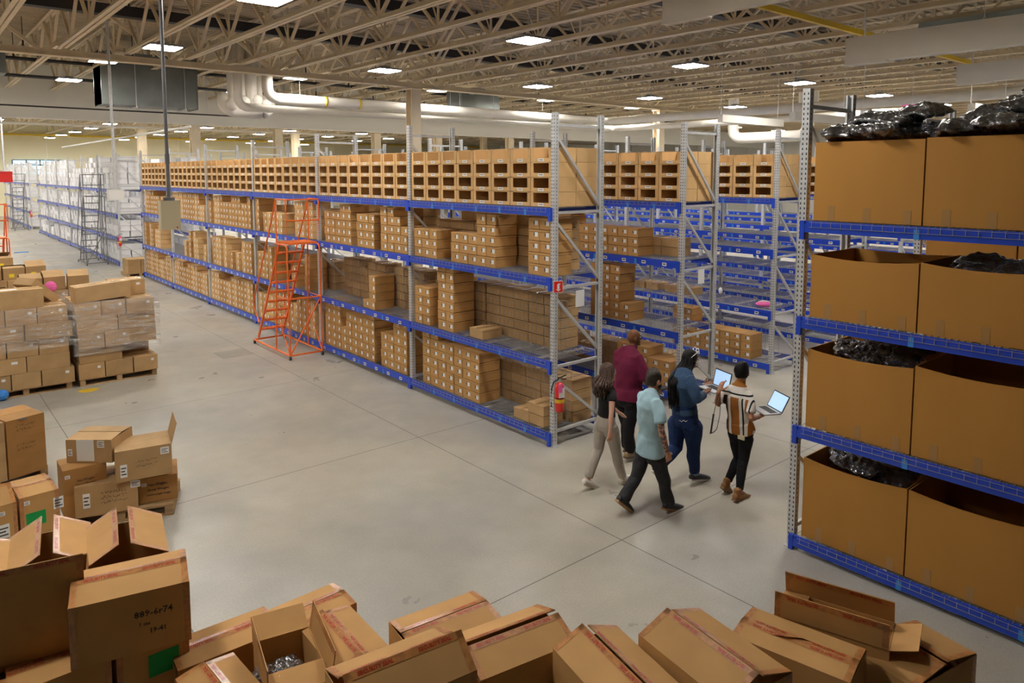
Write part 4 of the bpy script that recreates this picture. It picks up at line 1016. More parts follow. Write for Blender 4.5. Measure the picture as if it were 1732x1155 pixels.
for dy, (xa, xb), n, nm in rows:
    z = wrapped(X2+xa, X2+xb, Y2+dy, 1.1, n, nm, (1, n) if n < 6 and dy < 4 else None)
    ne = 3 if 'right' in nm else 2
    for k in range(ne):
        w_ = (xb-xa)/ne; pile_carton(X2+xa+k*w_+.01, Y2+dy+rp.uniform(.0, .3), z, w_-.03, .5, .27, rp.uniform(-.1, .1), 'open-topped carton, %s from left, on top of the %s' % (od(k+1), nm), open_=True, yel=('fourth' in nm or 'third' in nm))
q = at(325, 480, 2, 1.5)
b = MB(); q = at(85, 478, 1, Y2+2.0); b.ball((q.x, q.y, q.z-.09), (.11, .06, .12), 'pink', 10, 6); one('pink_bag', b, 'small crumpled pink plastic among the left piles', 'plastic')
q = at(150, 660, 2, 0); b = MB(); n = 18
b.add([(q.x, q.y, .004)]+[(q.x+.17*(1+.15*sin(3*a_))*cos(a_), q.y+.13*sin(a_), .001) for a_ in [2*pi*i/n for i in range(n)]], [(0, 1+i, 1+(i+1) % n) for i in range(n)], 'yellow'); one('floor_marker', b, 'yellow round floor marker in front of the wrapped piles', 'floor marker')
q = at(4, 668, 2, .1); b = MB(); b.ball((q.x, q.y, .1), (.1, .1, .1), 'blue_tape', 10, 6); one('blue_wheel', b, 'blue round thing on the floor at the left edge', 'wheel')
q = at(36, 427, 2, 0); b = MB(); b.box(q.x-.3, q.y-.1, 0, q.x+.3, q.y+.1, .03, 'blue_tape'); one('floor_strip', b, 'blue strip lying on the floor behind the left piles', 'strip')
# little pallet at the far end of the main rack
pallet(-.55, 23.3, 0, .95, 1.1, 'small pallet at the far end of the main rack')
for k in range(2):
    for t in range(2): pile_carton(-.5+k*.46, 23.35, .135+t*.27, .44, .9, .27, 0, '%s carton, %s tier, on the small pallet at the rack end' % (od(k+1), od(t+1)))
# odds and ends on the racks
q = at(1305, 512, 0, 6.5); b = MB(); 
for dx, dy, m_ in ((0, 0, 'pink'), (.1, .1, 'white'), (-.08, .05, 'pink')): b.ball((6.3+dx, q.y+dy, LV[1]+.07), (.1, .14, .05), m_, 10, 6)
one('rag_heap', b, 'pink and white rags on an empty shelf of the third row', 'rags')
for i, (px, py, X, Z) in enumerate(((1080, 500, 6.3, LV[1]), (1135, 505, 6.3, LV[1]), (1010, 480, 6.3, LV[1]))):
    q = at(px, py, 0, X); 
    for k in range(2): stq = link('plain_carton', plain, loc=(X, q.y-.4*k, Z+.01)); tag(stq, 'low carton, %s of a pair, %s pair on the third row second shelf' % (od(k+1), od(i+1)), 'carton', 'plain cartons on the racks')
# ---------------- people ----------------
def cloth(name, col, rough=.8, bscale=9, bump=.5, **k): return mat(name, col, rough, var=.14, vscale=5, bump=bump, bscale=bscale, spec=.25, **k)
def skin(name, col, tattoo=None):
    m = mat(name, col, .5, var=.06, vscale=12, spec=.35)
    if tattoo:
        nt = m.node_tree; N = nt.nodes; L = nt.links; b = N['Principled BSDF']; tc = N.new('ShaderNodeTexCoord')
        no = N.new('ShaderNodeTexNoise'); no.inputs['Scale'].default_value = 26; no.inputs['Detail'].default_value = 3; L.new(tc.outputs['Object'], no.inputs[0])
        sp = N.new('ShaderNodeSeparateXYZ'); L.new(tc.outputs['Object'], sp.inputs[0])
        def M_(op, a, c):
            n = N.new('ShaderNodeMath'); n.operation = op
            for i, v in enumerate((a, c)):
                if isinstance(v, (int, float)): n.inputs[i].default_value = v
                else: L.new(v, n.inputs[i])
            return n.outputs[0]
        g = M_('MULTIPLY', M_('GREATER_THAN', no.outputs[0], .5), M_('LESS_THAN', sp.outputs[1], tattoo[0]))
        g = M_('MULTIPLY', g, M_('MULTIPLY', M_('GREATER_THAN', sp.outputs[2], tattoo[1]), M_('LESS_THAN', sp.outputs[2], tattoo[2])))
        mx = N.new('ShaderNodeMix'); mx.data_type = 'RGBA'; L.new(g, mx.inputs[0]); src = b.inputs['Base Color'].links[0].from_socket
        L.new(src, mx.inputs[6]); mx.inputs[7].default_value = (.13, .10, .10, 1); L.new(mx.outputs[2], b.inputs['Base Color'])
    return m
def stripes():
    m = cloth('striped_shirt', (.7, .7, .7)); nt = m.node_tree; N = nt.nodes; L = nt.links; b = N['Principled BSDF']
    tc = N.new('ShaderNodeTexCoord'); sp = N.new('ShaderNodeSeparateXYZ'); L.new(tc.outputs['Object'], sp.inputs[0])
    mr = N.new('ShaderNodeMapRange'); mr.inputs['From Min'].default_value = -.27; mr.inputs['From Max'].default_value = .27; L.new(sp.outputs[1], mr.inputs[0])
    r = N.new('ShaderNodeValToRGB'); r.color_ramp.interpolation = 'CONSTANT'; L.new(mr.outputs[0], r.inputs[0])
    Wt, K, Br = (.72, .69, .64, 1), (.015, .014, .018, 1), (.30, .11, .02, 1)
    seq = [(0, Wt), (.06, K), (.09, Wt), (.15, Br), (.22, Wt), (.28, K), (.31, Wt), (.37, Br), (.58, Wt), (.66, Br), (.69, K), (.76, Wt), (.83, Br), (.91, Wt), (.95, K), (.98, Wt)]
    el = r.color_ramp.elements; el[0].position, el[0].color = seq[0]; el[1].position, el[1].color = seq[1]
    for p, c in seq[2:]: e = el.new(p); e.color = c
    # yoke: white band with a black line across the shoulders, by height
    ms = N.new('ShaderNodeMapRange'); ms.inputs['From Min'].default_value = 1.20; ms.inputs['From Max'].default_value = 1.45; L.new(sp.outputs[2], ms.inputs[0])
    r2 = N.new('ShaderNodeValToRGB'); r2.color_ramp.interpolation = 'CONSTANT'; L.new(ms.outputs[0], r2.inputs[0]); e = r2.color_ramp.elements
    e[0].position, e[0].color = 0, (0, 0, 0, 1); e[1].position, e[1].color = .30, (1, 1, 1, 1)
    r3 = N.new('ShaderNodeValToRGB'); r3.color_ramp.interpolation = 'CONSTANT'; L.new(ms.outputs[0], r3.inputs[0]); e = r3.color_ramp.elements
    e[0].position, e[0].color = 0, Wt; e[1].position, e[1].color = .42, K; q = e.new(.50); q.color = Wt; q = e.new(.82); q.color = Br
    mx = N.new('ShaderNodeMix'); mx.data_type = 'RGBA'; L.new(r2.outputs[0], mx.inputs[0]); L.new(r.outputs[0], mx.inputs[6]); L.new(r3.outputs[0], mx.inputs[7])
    L.new(mx.outputs[2], b.inputs['Base Color']); return m
def loft(b, st, side, n=16, m='white'):
    """st: list of (point, radius along side, radius across)"""
    P = [Vector(s[0]) for s in st]; side = Vector(side).normalized(); vs = []; fs = []
    k = len(P)
    for i, p in enumerate(P):
        d = (P[min(i+1, k-1)]-P[max(i-1, 0)]).normalized(); a = (side-d*side.dot(d)).normalized(); c = d.cross(a)
        for j in range(n):
            t = 2*pi*j/n; vs.append(p+a*(st[i][1]*cos(t))+c*(st[i][2]*sin(t)))
    for i in range(k-1):
        for j in range(n): fs.append((i*n+j, i*n+(j+1) % n, (i+1)*n+(j+1) % n, (i+1)*n+j))
    d0 = (P[0]-P[1]).normalized(); d1 = (P[-1]-P[-2]).normalized()
    vs.append(P[0]+d0*min(st[0][1], st[0][2])*.45); vs.append(P[-1]+d1*min(st[-1][1], st[-1][2])*.45); e = k*n
    for j in range(n): fs.append((e, (j+1) % n, j)); fs.append((e+1, (k-1)*n+j, (k-1)*n+(j+1) % n))
    b.add(vs, fs, m)
def limb(b, pts, m='white', sub=3):
    """round limb through (point, radius) with smooth interpolation"""
    st = []
    for (p, r), (q, s) in zip(pts, pts[1:]):
        for i in range(sub): f = i/sub; st.append((Vector(p).lerp(Vector(q), f), r+(s-r)*f, r+(s-r)*f))
    p, r = pts[-1]; st.append((Vector(p), r, r))
    d = (Vector(pts[-1][0])-Vector(pts[0][0])).normalized(); sd = Vector((0, 1, 0)) if abs(d.y) < .8 else Vector((1, 0, 0))
    loft(b, st, sd, 14, m)
def fuse(b, name, parent, m, voxel=.009, it=4, wr=0.0, seed=0, org=(0, 0, 0)):
    me = b.mesh('tmp'); o = bpy.data.objects.new('tmp', me); COL.objects.link(o)
    r = o.modifiers.new('r', 'REMESH'); r.mode = 'VOXEL'; r.voxel_size = voxel
    s = o.modifiers.new('s', 'SMOOTH'); s.factor = .5; s.iterations = it
    dg = bpy.context.evaluated_depsgraph_get(); out = bpy.data.meshes.new_from_object(o.evaluated_get(dg)); bpy.data.objects.remove(o); bpy.data.meshes.remove(me)
    if wr:
        for v, nrm in zip(out.vertices, [n.vector.copy() for n in out.vertex_normals]):
            c = v.co; q = sin(c.z*31+seed+5*sin(c.y*9+c.x*5))*.5+sin(c.z*17+c.y*23-c.x*19+seed*2)*.5; v.co = c+nrm*(wr*q)
    out.materials.clear(); out.materials.append(m)
    for p in out.polygons: p.use_smooth = True; p.material_index = 0
    return link(name, out, parent)
def hand(b, wr, d, pn, sc=1, curl=.35, thumb=1, fing=None):
    """wrist point, direction of the palm, palm normal; curl radians per joint; thumb side sign"""
    wr, d, pn = Vector(wr), Vector(d).normalized(), Vector(pn).normalized(); pn = (pn-d*pn.dot(d)).normalized(); sd = d.cross(pn)*thumb
    loft(b, [(wr-d*.03, .028*sc, .024*sc), (wr+d*.01*sc, .03*sc, .02*sc), (wr+d*.05*sc, .042*sc, .017*sc), (wr+d*.092*sc, .041*sc, .013*sc)], sd, 12)
    for i, (off, ln, rr) in enumerate(((.032, .072, .0090), (.011, .08, .0095), (-.011, .074, .0090), (-.031, .058, .0082))):
        p = wr+d*.088*sc+sd*off*sc; cu = curl if fing is None else fing[i]; dd = (d+sd*off*2.2).normalized(); pts = [(p-dd*.015, rr*sc)]
        for s_, l in enumerate((.45, .31, .24)):
            a = cu*(s_+.6); v = dd*cos(a)+pn*sin(a); p = p+v*(ln*l*sc); pts.append((p, rr*sc*(1-.1*(s_+1))))
        limb(b, pts, sub=2)
    p = wr+d*.025*sc+sd*.03*sc; v1 = (d*.55+sd*.75+pn*.35).normalized(); v2 = (d*.9+sd*.3+pn*.45).normalized()
    limb(b, [(p-v1*.01, .013*sc), (p+v1*.036*sc, .0115*sc), (p+v1*.036*sc+v2*.032*sc, .0105*sc), (p+v1*.036*sc+v2*.055*sc, .0085*sc)], sub=2)
def person(label, Y0, J, S, mats, face=-.3, female=False, hair=None, shoe=None):
    """J: joints as (pixel x, pixel y, lateral offset); S: size and dress settings"""
    W_ = {k: at(v[0], v[1], 1, Y0+v[2]) for k, v in J.items()}
    root = Vector((W_['hip'].x, Y0, 0)); P = {k: v-root for k, v in W_.items()}
    o = empty('person', tuple(root), 0, label, 'person')
    g = S.get('w', 1.0); gb = S.get('b', g)   # width and depth factors of the trunk
    hip, waist, nb, hd = P['hip'], P['waist'], P['neck'], P['head']; ls, rs = P['ls'], P['rs']; sh = (ls+rs)/2
    side = (ls-rs).normalized(); F = Vector((cos(face), sin(face), 0)); lf = Vector((-sin(face), cos(face), 0)); up = Vector((0, 0, 1))
    hw = S.get('hipw', .09); lh, rh = hip+Vector((0, hw, -.03)), hip+Vector((0, -hw, -.03)); ar = S.get('arm', 1); lg = S.get('leg', 1)
    def trunk(b, e, lo=0, hi=9, belly=0):
        mid = waist.lerp(sh, .5)
        st = [(hip-up*.07, .15*g+e, .10*gb+e), (hip, .175*g+e, .12*gb+e), (hip.lerp(waist, .6), .16*g+e, .115*gb+e+belly*.5), (waist+up*.04, .145*g+e, .105*gb+e+belly), (mid, .165*g+e, .115*gb+e+belly*.6), (sh-up*.07, .178*g+e, .115*gb+e), (sh-up*.01, .155*g+e, .09*gb+e), (sh.lerp(nb, .45)+up*.02, .105*g+e, .076*gb+e), (sh.lerp(nb, .8), .072+e, .066+e), (nb+up*.015, .058+e*.6, .058+e*.6)]
        loft(b, st[lo:hi], side, 20)
    # --- body (one surface: trunk, limbs, neck, head with face, hands)
    b = MB(); trunk(b, 0); up_n = (hd-nb).normalized()
    limb(b, [(nb-up_n*.03, .06), (hd-up*.06, .055)])
    b.ball(hd+up*.022, (.076, .096, .105), 'white', 20, 14, Matrix(((lf.x, F.x, 0), (lf.y, F.y, 0), (0, 0, 1))))
    b.ball(hd+F*.028-up*.045, (.058, .068, .072), 'white', 16, 10, Matrix(((lf.x, F.x, 0), (lf.y, F.y, 0), (0, 0, 1))))
    loft(b, [(hd+F*.088+up*.02, .008, .008), (hd+F*.108-up*.015, .014, .012), (hd+F*.098-up*.028, .016, .008)], lf, 8)       # nose
    loft(b, [(hd+F*.088-up*.055-lf*.024, .005, .006), (hd+F*.097-up*.054, .007, .009), (hd+F*.088-up*.055+lf*.024, .005, .006)], up, 8)  # lips
    b.ball(hd+F*.083-up*.092, .02, 'white', 8, 6)
    for s in (-1, 1):
        b.ball(hd+lf*s*.08-F*.004+up*-.004, (.010, .020, .032), 'white', 10, 8, Matrix(((lf.x, F.x, 0), (lf.y, F.y, 0), (0, 0, 1))))
        loft(b, [(hd+F*.089+lf*s*.012+up*.038, .006, .006), (hd+F*.086+lf*s*.045+up*.04, .006, .006)], up, 6)   # brow ridge
    for sd_, s, e_, w_, h in ((ls, 'l', 'le', 'lw', 'lhand'), (rs, 'r', 're', 'rw', 'rhand')):
        el, wr = P[e_], P[w_]
        limb(b, [(sh.lerp(sd_, .45)-up*.01, .05*ar), (sd_-up*.012-side*(.025 if s == 'l' else -.025), .056*ar), (sd_.lerp(el, .3), .052*ar), (el, .038*ar), (el.lerp(wr, .3), .041*ar), (wr, .025*ar)])
        d = S[h][0]; d = Vector(d) if d else (wr-el); hand(b, wr, d, S[h][1], S.get('hs', 1.02), S[h][2], S[h][3], S[h][4] if len(S[h]) > 4 else None)
    for h_, k, a in ((lh, 'lk', 'la'), (rh, 'rk', 'ra')):
        kn, an = P[k], P[a]; cv = kn.lerp(an, .28)-Vector((.015, 0, 0))
        limb(b, [(h_+up*.01, .066*lg), (h_.lerp(kn, .14), .086*lg), (h_.lerp(kn, .4), .076*lg), (kn, .055*lg), (cv, .055*lg), (kn.lerp(an, .7), .038*lg), (an, .034)])
    for a, t in (('la', 'lt'), ('ra', 'rt')):
        an, to = P[a], P[t]; fd = (to-an); fd = fd.normalized(); limb(b, [(an, .030), (an.lerp(to, .3)-up*.012, .024), (to-fd*.06, .014)])
    fuse(b, 'body', o, mats['skin'], .0065, 3)
    # eyes
    for s in (-1, 1):
        b = MB(); b.ball(hd+F*.079+lf*s*.031+up*.018, .0125, 'white', 10, 8); b.ball(hd+F*.0865+lf*s*.031+up*.018, .006, 'ink', 8, 6); b.build('eye', o, smooth=True)
    # --- top
    b = MB(); e = .014; lo = S.get('hem', 1); trunk(b, e, lo, 9, S.get('belly', 0))
    if lo == 1 and S.get('flare', .012): loft(b, [(hip-up*S.get('drop', .03), .178*g+e+S.get('flare', .012), .12*gb+e+S.get('flare', .012)+S.get('belly', 0)*.5), (waist, .155*g+e+.004, .11*gb+e+S.get('belly', 0))], side, 20)
    loft(b, [(nb-up*.015, .068, .068), (nb+up*S.get('collar', .008), .064, .064)], side, 16)
    for sd_, e_, w_ in ((ls, 'le', 'lw'), (rs, 're', 'rw')):
        s = -1 if sd_ is rs else 1; el, wr = P[e_], P[w_]; a0 = sd_-up*.012-side*.035*s; sl = S.get('sleeve', .62)
        if sl <= 1: limb(b, [(sh.lerp(sd_, .2)-up*.005, .074*ar+.008), (a0, .068*ar+.012), (sd_.lerp(el, sl*.6), .062*ar+.012), (sd_.lerp(el, sl), .058*ar+.016)])
        else: limb(b, [(sh.lerp(sd_, .2)-up*.005, .074*ar+.008), (a0, .068*ar+.012), (sd_.lerp(el, .5), .056*ar+.014), (el, .046*ar+.014), (el.lerp(wr, .5), .044*ar+.012), (el.lerp(wr, sl-1), .036*ar+.014)])
    fuse(b, S.get('topname', 'shirt'), o, mats['top'], .009, 5, S.get('wr', .004), 1.3)
    # --- trousers
    b = MB(); e = .011; loft(b, [(hip-up*.09, .15*g+e, .105*gb+e), (hip-up*.03, .166*g+e, .12*gb+e), (hip.lerp(waist, .5), .158*g+e, .114*gb+e), (waist+up*S.get('rise', .0), .148*g+e, .108*gb+e)], side, 20)
    lw = S.get('leg_w', .012)
    for h_, k, a in ((lh, 'lk', 'la'), (rh, 'rk', 'ra')):
        kn, an = P[k], P[a]; cv = kn.lerp(an, .3)-Vector((.012, 0, 0)); f = S.get('cuff', .95)
        limb(b, [(h_+up*.01, .068*lg+lw), (h_.lerp(kn, .14), .089*lg+lw), (h_.lerp(kn, .42), .078*lg+lw), (kn, .058*lg+lw), (cv, .056*lg+lw), (kn.lerp(an, f), .04*lg+lw*S.get('flarel', 1.3))])
        if hip.z: b.ball(hip+Vector((-.04*gb, .072*(1 if k == 'lk' else -1)*g, -.05)), (.085*gb, .083*g, .115), 'white', 14, 10)
    fuse(b, 'trousers', o, mats['legs'], .009, 4, S.get('wr', .004)*.9, 4.1)
    if S.get('belt'): b = MB(); loft(b, [(waist-up*.01, .152*g+.016, .112*gb+.016), (waist+up*.02, .150*g+.016, .110*gb+.016)], side, 20); b.build('belt', o)
    # --- shoes
    for a, t, hl in (('la', 'lt', 'lheel'), ('ra', 'rt', 'rheel')):
        an, to, he = P[a], P[t], P[hl]; fd = (to-he).normalized(); sz = Vector((-fd.z, 0, fd.x)) if abs(fd.x) > .01 else up
        sz = (Vector((0, 1, 0)).cross(fd))*-1; sz = sz if sz.z > 0 else -sz
        b = MB(); loft(b, [(he+sz*.042+fd*.005, .036, .040), (he+sz*.048+fd*.05, .040, .048), (he.lerp(to, .5)+sz*.044, .044, .043), (he.lerp(to, .78)+sz*.036, .049, .034), (to+sz*.028-fd*.005, .038, .024)], (0, 1, 0), 14)
        if shoe.get('high'): limb(b, [(he+sz*.04+fd*.07, .05), (he+sz*.08+fd*.058, .047), (he+sz*.145+fd*.045, .046)])
        elif not shoe.get('low'): limb(b, [(he+sz*.05+fd*.055, .042), (he+sz*.075+fd*.05, .040)])
        sh_ = fuse(b, 'shoe', o, shoe['m'], .006, 3)
        b = MB(); n = 14; ring = []
        outl = [(-.005, .028), (.03, .036), (.11, .038), (.18, .046), (.23, .044), (.27, .028)]; L_ = (to-he).length/.265
        pl = [he+fd*(u*L_)+Vector((0, v, 0)) for u, v in outl]+[he+fd*(u*L_)-Vector((0, v, 0)) for u, v in reversed(outl)]
        vs = [p for p in pl]+[p+sz*.022 for p in pl]; k = len(pl)
        b.add(vs, [tuple(reversed(range(k))), tuple(range(k, 2*k))]+[(i, (i+1) % k, k+(i+1) % k, k+i) for i in range(k)], shoe['sole']); b.build('sole', sh_)
    # --- hair
    if hair: hair(o, hd, F, lf, up, P)
    0 and print('PERSON', label[:20], 'neck', round(nb.z, 3), 'sh', round(sh.z, 3), 'waist', round(waist.z, 3), 'hip', round(hip.z, 3), 'head', round(hd.z, 3))
    return o, P
def cap_hair(m, thick=.012, low=-.02, nape=-.05, rough=.004):
    def f(o, hd, F, lf, up, P):
        b = MB(); T_ = Matrix(((lf.x, F.x, 0), (lf.y, F.y, 0), (0, 0, 1)))
        b.ball(hd+up*.038-F*.012, (.078+thick, .094+thick*.6, .100+thick), 'white', 20, 14, T_)
        b.ball(hd-F*.045-up*.01, (.072+thick*.5, .06+thick*.5, .085), 'white', 18, 12, T_)
        # cut the face side away
        nb_ = MB(); 
        h = fuse(b, 'hair', o, m, .006, 2, rough, 2.0); me = h.data
        import bmesh
        bm = bmesh.new(); bm.from_mesh(me); dl = []
        for v in bm.verts:
            c = v.co-hd; fx_ = c.dot(F); z = c.z
            if (fx_ > .045 and z < .085) or (z < low and fx_ > -.02) or z < nape: dl.append(v)
        bmesh.ops.delete(bm, geom=dl, context='VERTS'); bm.to_mesh(me); bm.free()
        return h
    return f
def strands(m, n, ln, curl, r0, spread, name='hair', push=(0, 0, 0)):
    def f(o, hd, F, lf, up, P):
        b = MB(); rr = random.Random(5); T_ = Matrix(((lf.x, F.x, 0), (lf.y, F.y, 0), (0, 0, 1)))
        b.ball(hd+up*.035-F*.014, (.090, .102, .108), 'hairm', 20, 12, T_); b.ball(hd-F*.04-up*.03, (.084, .07, .10), 'hairm', 16, 10, T_)
        for i in range(n):
            a = -1.75+3.5*i/(n-1)+rr.uniform(-.08, .08); lay = rr.uniform(.8, 1.08)
            dr = (-F*cos(a)+lf*sin(a)); top = hd+up*(.11+rr.uniform(-.02, .02))+dr*.03
            pts = [top, hd+up*.06+dr*.092*lay, hd-up*.03+dr*.104*lay]; L_ = ln*rr.uniform(.75, 1.0)*(1 if abs(a) < 1.2 else .75); k = 9
            ph = rr.uniform(0, 6); base = pts[-1]
            for j in range(1, k+1):
                t = j/k; w = curl*t**.5; 
                pts.append(base-up*(L_*t)+Vector(push)*min(1, t*2.2)+dr*(spread*sin(pi*min(t*1.2, 1)))+(lf*cos(ph+t*11)+dr*sin(ph+t*11))*w)
            m_ = len(pts); b.tube(pts, [r0*(1.0 if j < m_-3 else 1-.25*(j-m_+3)) for j in range(m_)], 'hairm', 6)
        M['hairm'] = m; b2 = MB(); b2.v, b2.f, b2.m, b2.mats = b.v, b.f, b.m, [m]; return b2.build(name, o, smooth=True)
    return f
M['hairm'] = mat('hair_base', (.02, .015, .01), .5)
HB = mat('brown_hair', (.055, .022, .010), .45, var=.4, vscale=30, bump=.6, bscale=60); HK = mat('black_hair', (.004, .0035, .0035), .55, spec=.25)
HD = mat('dark_brown_hair', (.022, .012, .007), .5, var=.3, vscale=30, bump=.6, bscale=70)
S1, S2, S3 = skin('pale_skin', (.62, .34, .24)), skin('fair_skin_tattooed', (.56, .28, .18), (-.16, .80, 1.22)), skin('brown_skin', (.24, .10, .05))
S4, S5 = skin('light_brown_skin', (.42, .20, .115)), skin('dark_brown_skin', (.19, .075, .032))
plain_shoe = lambda col, sole, **k: dict(m=mat('shoe_leather', col, .5), sole=mat('shoe_sole', sole, .6), **k)
DN = (0, 0, -1)
# woman in the black top and pale grey trousers
person('woman with long wavy brown hair, black top and pale grey trousers, walking', -1.45,
       dict(head=(1028.5, 631, 0), neck=(1029, 652, 0), ls=(1021, 660, .14), rs=(1036, 667, -.15), le=(1034, 688, .22), re=(1034, 699, -.22), lw=(1046, 697, .20), rw=(1032, 729, -.24), waist=(1026, 694, 0), hip=(1025, 714, 0),
            lk=(1012, 760, .08), rk=(1043, 766, -.08), la=(994, 810, .09), ra=(1053, 808, -.08), lheel=(985, 820, .09), lt=(1011, 827, .09), rheel=(1049, 817, -.08), rt=(1070, 811, -.08)),
       dict(w=.84, b=.86, hipw=.085, arm=.78, leg=.92, hem=2, flare=0, sleeve=.35, topname='top', rise=-.01, lhand=(None, (0, -.3, -1), .12, -1), rhand=(None, (.2, 1, 0), .45, 1), wr=.002, hs=.9, cuff=.93, leg_w=.016),
       dict(skin=S1, top=cloth('black_knit', (.012, .012, .014)), legs=cloth('pale_grey_wool', (.42, .38, .33), bscale=40, bump=.3)), face=-.35,
       hair=strands(HB, 90, .27, .020, .011, .035, push=(-.07, 0, 0)), shoe=plain_shoe((.70, .66, .60), (.55, .48, .40), low=True))
# man in the maroon polo
o, P = person('large bald man in maroon polo shirt and black trousers, back turned', -1.0,
       dict(head=(1072, 572, 0), neck=(1069.5, 588, 0), ls=(1046, 597, .18), rs=(1081, 606, -.20), le=(1052, 636, .28), re=(1091, 642, -.28), lw=(1096, 640, .2), rw=(1113, 662, -.16), waist=(1062, 655, 0), hip=(1062, 673, 0),
            lk=(1060, 718, .11), rk=(1063, 722, -.10), la=(1061, 757, .12), ra=(1066, 764, -.10), lheel=(1056, 765, .12), lt=(1078, 762, .12), rheel=(1057, 775, -.10), rt=(1083, 771, -.10)),
       dict(w=1.36, b=1.30, hipw=.105, arm=1.2, leg=1.12, flare=.01, drop=-.01, sleeve=.95, belly=.03, collar=.03, topname='polo_shirt', rise=-.04, lhand=(None, (0, -1, .2), .4, -1), rhand=(None, (0, .6, .6), .5, 1), wr=.005, leg_w=.02, flarel=1.8),
       dict(skin=S5, top=cloth('maroon_jersey', (.15, .012, .045)), legs=cloth('black_cotton', (.010, .009, .011))), face=-.45, shoe=plain_shoe((.30, .20, .10), (.12, .08, .05)))
F, lf = Vector((cos(-.45), sin(-.45), 0)), Vector((-sin(-.45), cos(-.45), 0)); hd = P['head']
b = MB()
for s in (-1, 1):
    b.tube([hd+lf*s*.082-F*.01+Vector((0, 0, .02)), hd+lf*s*.075+F*.09+Vector((0, 0, .022))], .003, 'ink', 6)
    c = hd+F*.102+lf*s*.034+Vector((0, 0, .015)); b.tube([c+lf*(.028*cos(t))+Vector((0, 0, .02*sin(t))) for t in [k*pi/6 for k in range(13)]], .003, 'ink', 6, False)
b.build('glasses', o)
q = P['rw']+Vector((.10, 0, .0)); b = MB(); b.box(q.x-.05, q.y-.04, q.z+.01, q.x+.13, q.y+.06, q.z+.03, 'black_rubber'); d_ = b.build('handheld_device', loc=tuple(o.location)); tag(d_, 'dark handheld device in the hand of the man in maroon', 'device')
# man in the pale blue shirt
o, P = person('bearded man in pale blue shirt with tattooed forearm, striding right', -2.25,
       dict(head=(1107, 643, 0), neck=(1103, 660, 0), ls=(1085, 668, .15), rs=(1113, 682, -.17), le=(1096, 712, .24), re=(1119, 729, -.27), lw=(1107, 738, .22), rw=(1129, 767, -.24), waist=(1099, 736, 0), hip=(1100, 759, 0),
            lk=(1076, 808, .12), rk=(1124, 816, -.11), la=(1054, 845, .15), ra=(1131, 851, -.15), lheel=(1043, 848, .15), lt=(1067, 867, .15), rheel=(1122, 862, -.15), rt=(1160, 864, -.15)),
       dict(w=1.0, b=1.02, arm=.98, leg=.98, flare=.016, drop=.05, sleeve=.7, lhand=(None, (0, -1, 0), .5, -1), rhand=(None, (.3, 1, 0), .5, 1), topname='t_shirt', rise=-.08, wr=.006, leg_w=.018, flarel=2.2, cuff=1.0),
       dict(skin=S2, top=cloth('pale_blue_jersey', (.34, .51, .59)), legs=cloth('charcoal_denim', (.030, .030, .034), bscale=30)), face=-.2,
       hair=cap_hair(HD, .011, rough=.007), shoe=plain_shoe((.010, .010, .012), (.35, .20, .09)))
hd = P['head']; F, lf = Vector((cos(-.2), sin(-.2), 0)), Vector((-sin(-.2), cos(-.2), 0)); b = MB(); T_ = Matrix(((lf.x, F.x, 0), (lf.y, F.y, 0), (0, 0, 1)))
b.ball(hd+F*.032-Vector((0, 0, .062)), (.061, .068, .056), 'white', 16, 10, T_); h = fuse(b, 'beard', o, HD, .006, 2, .002)
b = MB(); nb_ = P['neck']; b.tube([nb_+Vector((.07*cos(t), .07*sin(t), .02*cos(t))) for t in [k*pi/8 for k in range(17)]], .004, 'ink', 6, False); b.build('lanyard', o)
# woman in the denim jacket
o, P = person('woman with long black braids, denim jacket and jeans, holding an open laptop', -2.05,
       dict(head=(1168, 608, 0), neck=(1162.5, 626, 0), ls=(1143, 634, .15), rs=(1169, 643, -.17), le=(1150, 664, .26), re=(1178, 675, -.27), lw=(1193, 652, .16), rw=(1191, 666, -.18), waist=(1157, 686, 0), hip=(1159, 707, 0),
            lk=(1143, 757, .11), rk=(1173, 758, -.10), la=(1112, 792, .12), ra=(1175, 802, -.09), lheel=(1104, 798, .12), lt=(1118, 812, .12), rheel=(1167, 813, -.09), rt=(1198, 811, -.09)),
       dict(w=1.12, b=1.22, hipw=.115, arm=1.12, leg=1.38, hem=2, flare=0, sleeve=1.85, collar=.025, topname='denim_jacket', lhand=((.9, -.2, .2), (0, -.5, 1), .3, -1), rhand=((.9, .2, .1), (0, .3, 1), .35, 1), wr=.005, cuff=.9, leg_w=.008, flarel=1.5, rise=.04),
       dict(skin=S3, top=cloth('dark_denim', (.035, .075, .15), bscale=50), legs=cloth('blue_denim', (.014, .035, .12), bscale=45)), face=-.5,
       hair=strands(HK, 80, .60, .004, .0095, .02, 'braids', push=(-.2, .03, 0)), shoe=plain_shoe((.010, .010, .012), (.62, .60, .56)))
hd = P['head']; F, lf = Vector((cos(-.5), sin(-.5), 0)), Vector((-sin(-.5), cos(-.5), 0)); T_ = Matrix(((lf.x, F.x, 0), (lf.y, F.y, 0), (0, 0, 1)))
b = MB(); b.ball(hd+F*.05-Vector((0, 0, .04)), (.062, .062, .052), 'white', 16, 10, T_); b.tube([hd+F*.06+lf*.06-Vector((0, 0, .03)), hd+lf*.092], .003, 'white', 5); b.tube([hd+F*.06-lf*.06-Vector((0, 0, .03)), hd-lf*.092], .003, 'white', 5); b.build('face_mask', o, smooth=True)
b = MB()
